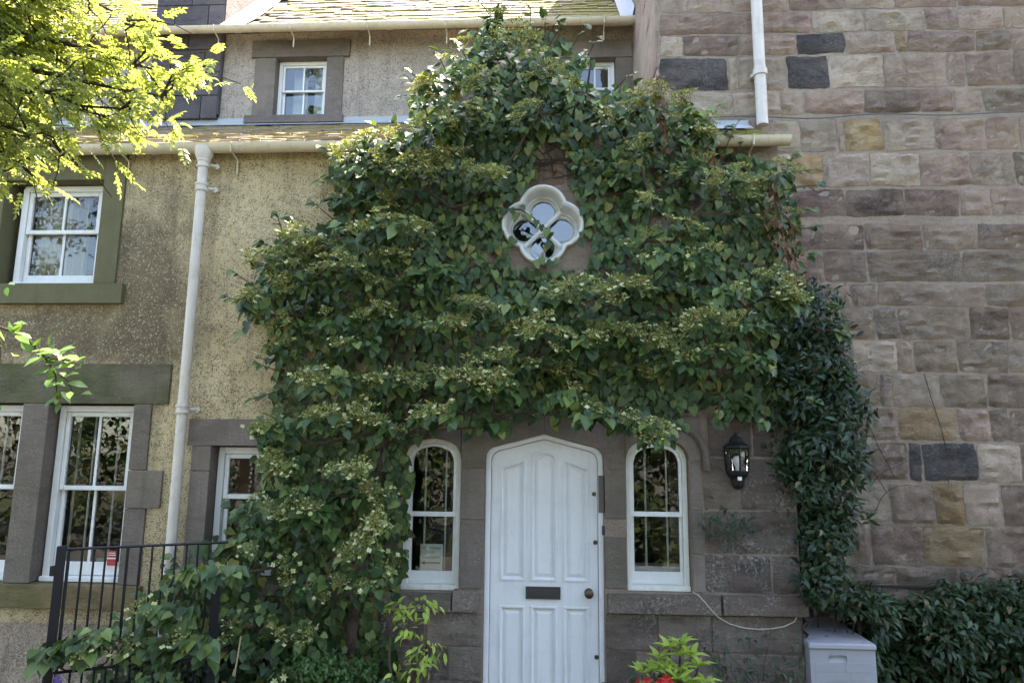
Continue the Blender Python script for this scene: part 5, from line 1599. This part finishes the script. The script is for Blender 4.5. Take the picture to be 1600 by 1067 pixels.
# sparse leaves creeping over the stones by the lantern and below the sill
for (x, z, n, sp) in ((1.22, 1.42, 46, .07), (1.32, 1.36, 36, .09), (1.42, 1.44, 16, .06), (1.75, 1.45, 40, .1), (1.5, .35, 90, .16), (1.25, .45, 60, .12), (1.7, .45, 50, .1)):
    for _ in range(n):
        P.append((x + random.gauss(0, sp), -.03 - random.random() * .07, z + random.gauss(0, sp))); T.append((random.gauss(0, .6), -.3, -.6 + random.gauss(0, .4))); N.append((random.gauss(0, .3), -.8, .5)); Sz.append(random.uniform(.03, .06))
keep = [i for i, p in enumerate(P) if not (1.77 < p[0] < 2.29 and p[2] < .80 and p[1] < .62)]
P, T, N, Sz = [[a_[i] for i in keep] for a_ in (P, T, N, Sz)]
split_leaves(ivy, LANCE, P, T, N, Sz, 'ivy_leaf', 260)
st = MB()
for i in range(7):
    x = 1.83 + .04 * i
    q = [(x + random.gauss(0, .02), .63, .02)]
    for k_ in range(9):
        q.append((max(1.83, q[-1][0] + random.gauss(0.005, .035)), (.62 if k_ < 2 else .62 - .06 * (k_ - 1)) + random.gauss(0, .015), q[-1][2] + .33))
    st.tube(q, [.016 - .0013 * j for j in range(10)], 6)
for i in range(16):     # bare tendrils on the stone wall and under the sill
    x, z, y = (random.uniform(2.3, 2.75), random.uniform(1.2, 2.4), .655) if i < 8 else (random.uniform(1.1, 1.75), random.uniform(.2, .55), -.035)
    a = random.uniform(.6, 2.2); q = [(x, y, z)]
    for k_ in range(5):
        a += random.gauss(0, .3); q.append((q[-1][0] + .09 * math.cos(a), y + random.uniform(-.01, .005), q[-1][2] + .09 * math.sin(a)))
    st.tube(q, [.004, .0035, .003, .0025, .002, .0015], 5)
for q in ([(3.12, .65, 2.6), (3.17, .645, 2.35), (3.22, .65, 2.15), (3.26, .645, 1.85), (3.24, .65, 1.7)], [(2.62, .65, 2.25), (2.7, .64, 2.0), (2.82, .65, 1.75)], [(2.5, .65, 2.05), (2.62, .645, 1.85), (2.75, .65, 1.62)]):
    st.tube(q, .0035, 5)
st.build('stems', M['stem'], ivy, True)

# ------------------------------------------------------------------ shrubs
def shrub(name, label, cat, base, blobs, T_, mat, size, per, singles, stems=8, up=0.3, gname=None):
    s_ = thing(name, label, cat, base)
    P, T, N, Sz = [], [], [], []
    sb = MB()
    for (x, y, z, rx, ry, rz_) in blobs:
        vol = per
        for _ in range(vol):
            d = np.array([random.gauss(0, 1) for _ in range(3)]); d /= np.linalg.norm(d)
            r_ = random.random() ** .33
            p = (x + d[0] * rx * r_, y + d[1] * ry * r_, z + d[2] * rz_ * r_)
            if p[2] < 0.02 or (1.77 < p[0] < 2.29 and p[1] < .62 and p[2] < .80): continue
            P.append(p); T.append((d[0] * .6 + random.gauss(0, .4), d[1] * .6 - .2 + random.gauss(0, .3), up * d[2] - .35 + random.gauss(0, .35))); N.append((d[0] * .4 + random.gauss(0, .3), d[1] * .4 - .3, .8)); Sz.append(random.uniform(*size))
        sb.tube([(base[0] + (x - base[0]) * .4, base[1] + (y - base[1]) * .3, 0.0), (x + random.gauss(0, .03), y, z * .6), (x + random.gauss(0, .05), y, z + rz_ * .6)], [.012, .009, .004], 6)
    sb.build('stems', M['stem'], s_, True)
    split_leaves(s_, T_, P, T, N, Sz, mat, singles)
    return s_
hb = []
for i in range(84):
    x = random.uniform(2.0, 5.2)
    top = 0.93 + 0.06 * math.sin(x * 4) + 0.05 * math.sin(x * 9)
    hb.append((x, random.uniform(0.12, 0.5), random.uniform(.12, top - .12), .22, .16, .16))
for x in np.arange(2.0, 5.2, .16):
    hb.append((float(x), random.uniform(.25, .5), .82 + .06 * math.sin(x * 4) + random.gauss(0, .03), .17, .14, .12))
shrub('hedge', 'dark leafy shrub growing along the foot of the stone building right of the storage box', 'shrub', (3.2, 0.35, 0.0), hb, LANCE, 'shrub_leaf', (.05, .10), 190, 260)
shrub('small_leaved_shrub', 'low loose shrub of tiny leaves under the creeper left of the door', 'shrub', (-1.3, -0.5, 0.0),
      [(random.uniform(-1.75, -.95), random.uniform(-.62, -.38), random.uniform(.15, .50), random.uniform(.06, .13), .09, random.uniform(.06, .12)) for _ in range(34)], OVAL, 'fern_leaf', (.018, .042), 250, 40)
shrub('pale_leaved_shrub', 'young shrub with pale yellow-green leaf tips below the left arched window', 'shrub', (-0.9, -0.4, 0.0),
      [(-0.86, -.4, .52, .10, .08, .08), (-0.93, -.4, .75, .10, .07, .09), (-0.84, -.38, .88, .10, .06, .06), (-1.02, -.38, .86, .08, .06, .05), (-0.80, -.42, .60, .12, .08, .07), (-0.95, -.42, .42, .12, .1, .12)], LANCE, 'lime_leaf', (.05, .085), 26, 30)
shrub('dark_shrub', 'dark shrub filling the bed behind the gate', 'shrub', (-2.1, -0.5, 0.0),
      [(-2.35, -.45, .35, .25, .2, .3), (-1.95, -.4, .35, .28, .2, .3), (-2.6, -.5, .3, .25, .18, .25)], HEART, 'shrub_leaf', (.05, .09), 350, 60)
# yellow-green whorled plant by the sill
lime = thing('skimmia', 'bright yellow-green plant with whorled leaves under the sill right of the door', 'plant', (0.75, -0.4, 0.0))
st = MB()
for (x, y, z) in ((.79, -.42, .66), (.87, -.40, .68), (.86, -.44, .62), (.84, -.47, .54), (.97, -.44, .56), (.60, -.48, .52), (.68, -.46, .53), (.74, -.47, .55), (.78, -.5, .46), (.90, -.5, .47), (.66, -.5, .42), (.93, -.43, .62), (.72, -.43, .60), (.83, -.52, .50), (1.0, -.47, .47)):
    st.tube([(.78, -.4, .02), ((x + .78) / 2, y, z * .5), (x, y, z - .01)], [.012, .009, .005], 6)
    ms_ = one_leaf('leaf', LANCE, 'lime_leaf')
    n = random.randint(7, 10)
    pp_, tt, nn = [], [], []
    for i in range(n):
        a = i * 2.4 + random.random()
        e_ = random.uniform(.25, 1.0)
        pp_.append((x, y, z)); tt.append((math.cos(a), math.sin(a) - .2, e_)); nn.append((-math.cos(a) * e_, -math.sin(a) * e_ - .3, 1))
    copies('leaf', ms_, pp_, tt, nn, [random.uniform(.085, .125) for _ in range(n)], lime)
st.build('stems', M['stem'], lime, True)
P, T, N, Sz = [], [], [], []
for _ in range(260):
    P.append((random.gauss(.77, .14), random.gauss(-.42, .07), random.uniform(.08, .5))); T.append((random.gauss(0, .6), -.5, random.gauss(0, .5))); N.append((random.gauss(0, .3), -.5, .8)); Sz.append(random.uniform(.04, .08))
leaves_object('foliage', LANCE, P, T, N, Sz, 'shrub_leaf', lime)
def blossom(name, label, cat, spots, mat, stalk_base, size=.03, npet=6):
    t_ = thing(name, label, cat, (stalk_base[0], stalk_base[1], 0.0))
    st = MB()
    for (x, y, z) in spots:
        st.tube([(stalk_base[0], stalk_base[1], 0.0), ((x + stalk_base[0]) / 2, y, z * .6), (x, y, z)], [.006, .005, .003], 5)
        ms_ = one_leaf('petal', OVAL, mat, 2)
        tt = [(math.cos(i * 6.28 / npet), -.4, math.sin(i * 6.28 / npet) + .2) for i in range(npet)]
        copies('petal', ms_, [(x, y, z)] * npet, tt, [(0, -1, .4)] * npet, [size] * npet, t_)
    st.build('stems', M['stem'], t_)
    return t_
blossom('red_flower', 'small red geranium blooms low beside the yellow-green plant', 'flower', [(.735, -.60, .525), (.70, -.59, .50), (.755, -.59, .505), (.62, -.57, .50), (.56, -.58, .48)], 'petal_red', (.68, -.5), .034)
blossom('purple_flower', 'purple flower spike at the foot of the gate post', 'flower', [(-2.90 + random.gauss(0, .02), -1.03, .38 + .03 * i) for i in range(7)], 'petal_purple', (-2.9, -1.0), .03)
blossom('white_flower', 'little white flowers low in the bed under the creeper', 'flower', [(-1.70, -.6, .47), (-1.76, -.6, .44), (-2.05, -.62, .35)], 'floret', (-1.75, -.55), .03)
ca = MB().tube([(-2.10, -.55, 0.0), (-2.06, -.55, .35), (-2.025, -.55, .70)], [.006, .006, .005], 6).build('garden_cane', M['cane'], None, True)
tag(ca, 'thin pale bamboo cane standing in the bed beside the gate', 'cane')
ca2 = MB().tube([(-2.09, -.56, .25), (-2.075, -.56, .40), (-2.05, -.555, .5)], .004, 6).build('garden_cane', M['cane'], None, True)
tag(ca2, 'short broken cane leaning on the taller bamboo cane', 'cane')

# ------------------------------------------------------------------ lilac branch reaching in at the left
lil = thing('lilac_shrub', 'shrub branch with fresh oval leaves reaching in at the left before the barred window', 'shrub', (-4.0, -1.25, 0.0))
st = MB()
st.tube([(-4.0, -1.25, 0), (-3.95, -1.25, 1.2), (-3.75, -1.22, 2.2), (-3.45, -1.2, 2.66), (-3.25, -1.2, 2.6), (-3.10, -1.2, 2.46), (-3.02, -1.2, 2.36), (-2.99, -1.2, 2.2)], [.03, .026, .02, .014, .009, .006, .005, .003], 8)
st.tube([(-3.10, -1.2, 2.46), (-3.0, -1.21, 2.45), (-2.88, -1.22, 2.42)], [.005, .004, .003], 6).tube([(-3.45, -1.2, 2.66), (-3.38, -1.22, 2.55), (-3.36, -1.22, 2.42)], [.006, .004, .003], 6).tube([(-3.02, -1.2, 2.36), (-2.94, -1.2, 2.32), (-2.9, -1.2, 2.25)], .003, 5)
st.tube([(-3.75, -1.22, 2.2), (-3.9, -1.1, 2.7), (-4.1, -1.1, 3.1)], [.012, .008, .004], 6).tube([(-3.95, -1.25, 1.2), (-4.3, -1.2, 1.9), (-4.4, -1.2, 2.4)], [.014, .01, .005], 6)
st.build('stems', M['bark'], lil, True)
pp_, tt, nn, ss = [], [], [], []
spots = [(-3.40, 2.66), (-3.34, 2.62), (-3.36, 2.5), (-3.28, 2.62), (-3.42, 2.55), (-3.22, 2.55), (-3.17, 2.52), (-3.12, 2.48), (-3.08, 2.46), (-3.05, 2.44), (-3.02, 2.46), (-2.97, 2.46), (-2.92, 2.45), (-2.88, 2.42), (-2.99, 2.38), (-3.03, 2.36), (-2.98, 2.32), (-3.0, 2.28), (-2.94, 2.3), (-2.9, 2.25), (-3.0, 2.22), (-2.97, 2.2), (-3.05, 2.4), (-3.1, 2.55), (-3.0, 2.5)]
for x, z in spots:
    for k_ in range(2):
        pp_.append((x + random.gauss(0, .02), -1.2 + random.gauss(0, .03), z + random.gauss(0, .015))); tt.append((random.gauss(0.2, .8), random.gauss(-.3, .3), random.gauss(0, .45))); nn.append((random.gauss(0, .3), -.55, .8)); ss.append(random.uniform(.065, .12))
copies('leaf', one_leaf('leaf', OVAL, 'lilac_leaf'), pp_, tt, nn, ss, lil)
P, T, N, Sz = [], [], [], []
for _ in range(500):
    P.append((random.gauss(-4.15, .25), random.gauss(-1.15, .15), random.uniform(1.5, 3.1))); T.append((random.gauss(0, .7), -.3, random.gauss(-.1, .4))); N.append((random.gauss(0, .3), -.5, .8)); Sz.append(random.uniform(.05, .09))
leaves_object('foliage', OVAL, P, T, N, Sz, 'lilac_leaf', lil)

# ------------------------------------------------------------------ rowan tree at the upper left, close to the camera
rowan = thing('rowan_tree', 'sunlit rowan tree with feathery yellow-green leaves overhanging the upper left corner', 'tree', (-3.7, -2.6, 0.0))
tips = []
tk = MB()
tk.tube([(-3.7, -2.6, 0), (-3.66, -2.58, 1.2), (-3.6, -2.55, 2.4), (-3.45, -2.5, 3.4), (-3.3, -2.5, 4.3), (-3.15, -2.5, 5.2)], [.11, .095, .085, .07, .05, .025], 10)
tk.build('trunk', M['bark'], rowan, True)
bt = MB()
def limb(p0, p1, r0, n=7, sag=0.0):
    p0, p1 = Vector(p0), Vector(p1)
    pts = []
    for i in range(n + 1):
        f = i / n
        q = p0.lerp(p1, f); q.z += sag * math.sin(math.pi * f) ; q += Vector((random.gauss(0, .015), random.gauss(0, .015), random.gauss(0, .012)))
        pts.append(q)
    bt.tube(pts, [max(.0025, r0 * (1 - .85 * i / n)) for i in range(n + 1)], 6)
    return pts
ends = [(-2.25, -2.35, 4.15), (-1.80, -2.3, 3.66), (-1.95, -2.4, 3.42), (-2.22, -2.4, 3.26), (-1.95, -2.45, 3.86), (-2.35, -2.35, 3.75), (-2.5, -2.5, 4.1), (-2.1, -2.2, 3.7), (-2.5, -2.3, 3.22), (-2.2, -2.6, 4.0), (-2.3, -2.6, 3.45), (-1.78, -2.35, 3.52), (-2.6, -2.2, 3.4),
        (-2.75, -2.3, 3.6), (-2.7, -2.45, 3.35), (-2.85, -2.2, 4.0), (-2.4, -2.3, 4.0), (-2.45, -2.35, 3.55), (-2.6, -2.4, 3.85), (-2.7, -2.4, 4.6), (-3.2, -1.9, 4.4), (-3.4, -3.1, 4.4), (-4.3, -2.5, 4.4), (-4.0, -2.1, 3.7), (-2.7, -2.9, 4.5), (-3.0, -2.4, 5.3)]
for e_ in ends:
    z0 = min(max(e_[2] - .2, 2.9), 4.6)
    base = (-3.6 + .28 * (z0 - 2.5) / 2.2 + 0.05, -2.53, z0 + .15)
    pts = limb(base, e_, .026, 8, .18)
    for q in pts[2:]:
        for k_ in range(4):
            d = Vector((random.uniform(-.1, .25), random.uniform(-.2, .2), random.uniform(-.22, .12)))
            sp_ = limb(q, q + d, .006, 3, .02)
            tips += sp_[1:]
    tips += pts[3:]
bt.build('branches', M['bark'], rowan, True)
# pinnate leaves: leaflets in pairs on a stalk
def pinnate(seed, n=6):
    r = np.random.default_rng(seed)
    V, Fc = [], []
    def put(c, t, nrm, s):
        v, f = spread(LANCE[0] * np.array([1.25, 1, 1]), LANCE[1], np.array([c]), np.array([t]), np.array([nrm]), np.array([s]))
        b = sum(len(q) for q in V); V.append(v); Fc.append(f + b)
    for i in range(n):
        f = (i + 1.2) / (n + 1)
        c = np.array([0, f, -.18 * f * f])
        for s_ in (-1, 1):
            put(c, [s_ * 1.0, .45, -.15 + r.normal(0, .12)], [s_ * .15 + r.normal(0, .12), 0, 1], .30 * (1 - .35 * abs(f - .5)) * r.uniform(.85, 1.1))
    put(np.array([0, .98, -.17]), [0, 1, -.3], [0, .2, 1], .28)
    return np.concatenate(V), np.concatenate(Fc)
PIN = [pinnate(i) for i in range(4)]
P, T, N, Sz = [], [], [], []
for q in tips:
    if random.random() < .42: continue
    for _ in range(random.choice([2, 3, 3, 4])):
        P.append((q[0] + random.gauss(0, .03), q[1] + random.gauss(0, .03), q[2] + random.gauss(0, .03)))
        T.append((random.gauss(.35, .8), random.gauss(-.1, .7), random.gauss(-.25, .35))); N.append((random.gauss(0, .35), random.gauss(0, .35), 1)); Sz.append(random.uniform(.075, .135))
P, T, N, Sz = map(np.array, (P, T, N, Sz))
rank = np.argsort(np.where((P[:, 0] > -2.75) & (P[:, 1] < -2.2), 0, 1) + rng.uniform(0, .9, len(P)))
a_, b_ = rank[:280], rank[280:]
pm = [np_mesh('leaf', v, f, [M['rowan_leaf']]) for v, f in PIN]
copies('leaf', pm, P[a_], T[a_], N[a_], Sz[a_], rowan)
Vs, Fs, base = [], [], 0
for q, (v, f) in enumerate(PIN):
    idx = b_[q::4]
    V, Fc = spread(v, f, P[idx], T[idx], N[idx], Sz[idx]); Vs.append(V); Fs.append(Fc + base); base += len(V)
me = np_mesh('crown', np.concatenate(Vs), np.concatenate(Fs), [M['rowan_leaf']])
o = link(bpy.data.objects.new('crown', me)); o.parent = rowan; o.matrix_parent_inverse = Matrix.Translation(-root_loc(rowan)); o['kind'] = 'stuff'

# ------------------------------------------------------------------ the wood across the road, seen as reflections in the panes
WP, WT = [], []
rw = np.random.default_rng(23)
def wood_blob(c, r, n):
    d = unit(rw.normal(0, 1, (n, 3))); q = r * rw.random((n, 1)) ** .4
    p = np.array(c) + d * q * np.array([1, 1, .75])
    p[:, 1] = np.minimum(p[:, 1], -7.3); p[:, 2] = np.maximum(p[:, 2], .08)
    WP.append(p); WT.append(d + np.array([0, 0, -.4]))
for i in range(520):
    cx = random.uniform(-24, 22)
    top = 5.6 + 5.2 * min(1, max(0, (abs(cx + .25) - 1.0) / 1.6)) + 0.8 * math.sin(cx * .9) + (1.5 if cx < -5 else 0)
    wood_blob((cx, random.uniform(-12.5, -8.2), top * random.random() ** .75 + .2), random.uniform(.6, 1.3), 260)
for i in range(70):
    wood_blob((random.uniform(-20, 14), random.uniform(-8.3, -7.8), random.uniform(.2, 2.4)), random.uniform(.7, 1.1), 240)
P = np.concatenate(WP); T = np.concatenate(WT)
N = np.stack([rw.normal(0, .5, len(P)), np.full(len(P), .5), np.full(len(P), .8)], 1)
Sz = rw.uniform(.07, .22, len(P))
wood = leaves_object('woodland', QUAD, P, T, N, Sz, 'wood_leaf', None)
tag(wood, 'belt of trees across the road, seen only as reflections in the window panes', 'trees', kind='stuff')

# twigs and stalks too thin to pick apart one by one
for o in COL.objects:
    if o.type == 'MESH' and o.name.split('.')[0] in ('stems', 'branches'):
        o['kind'] = 'stuff'
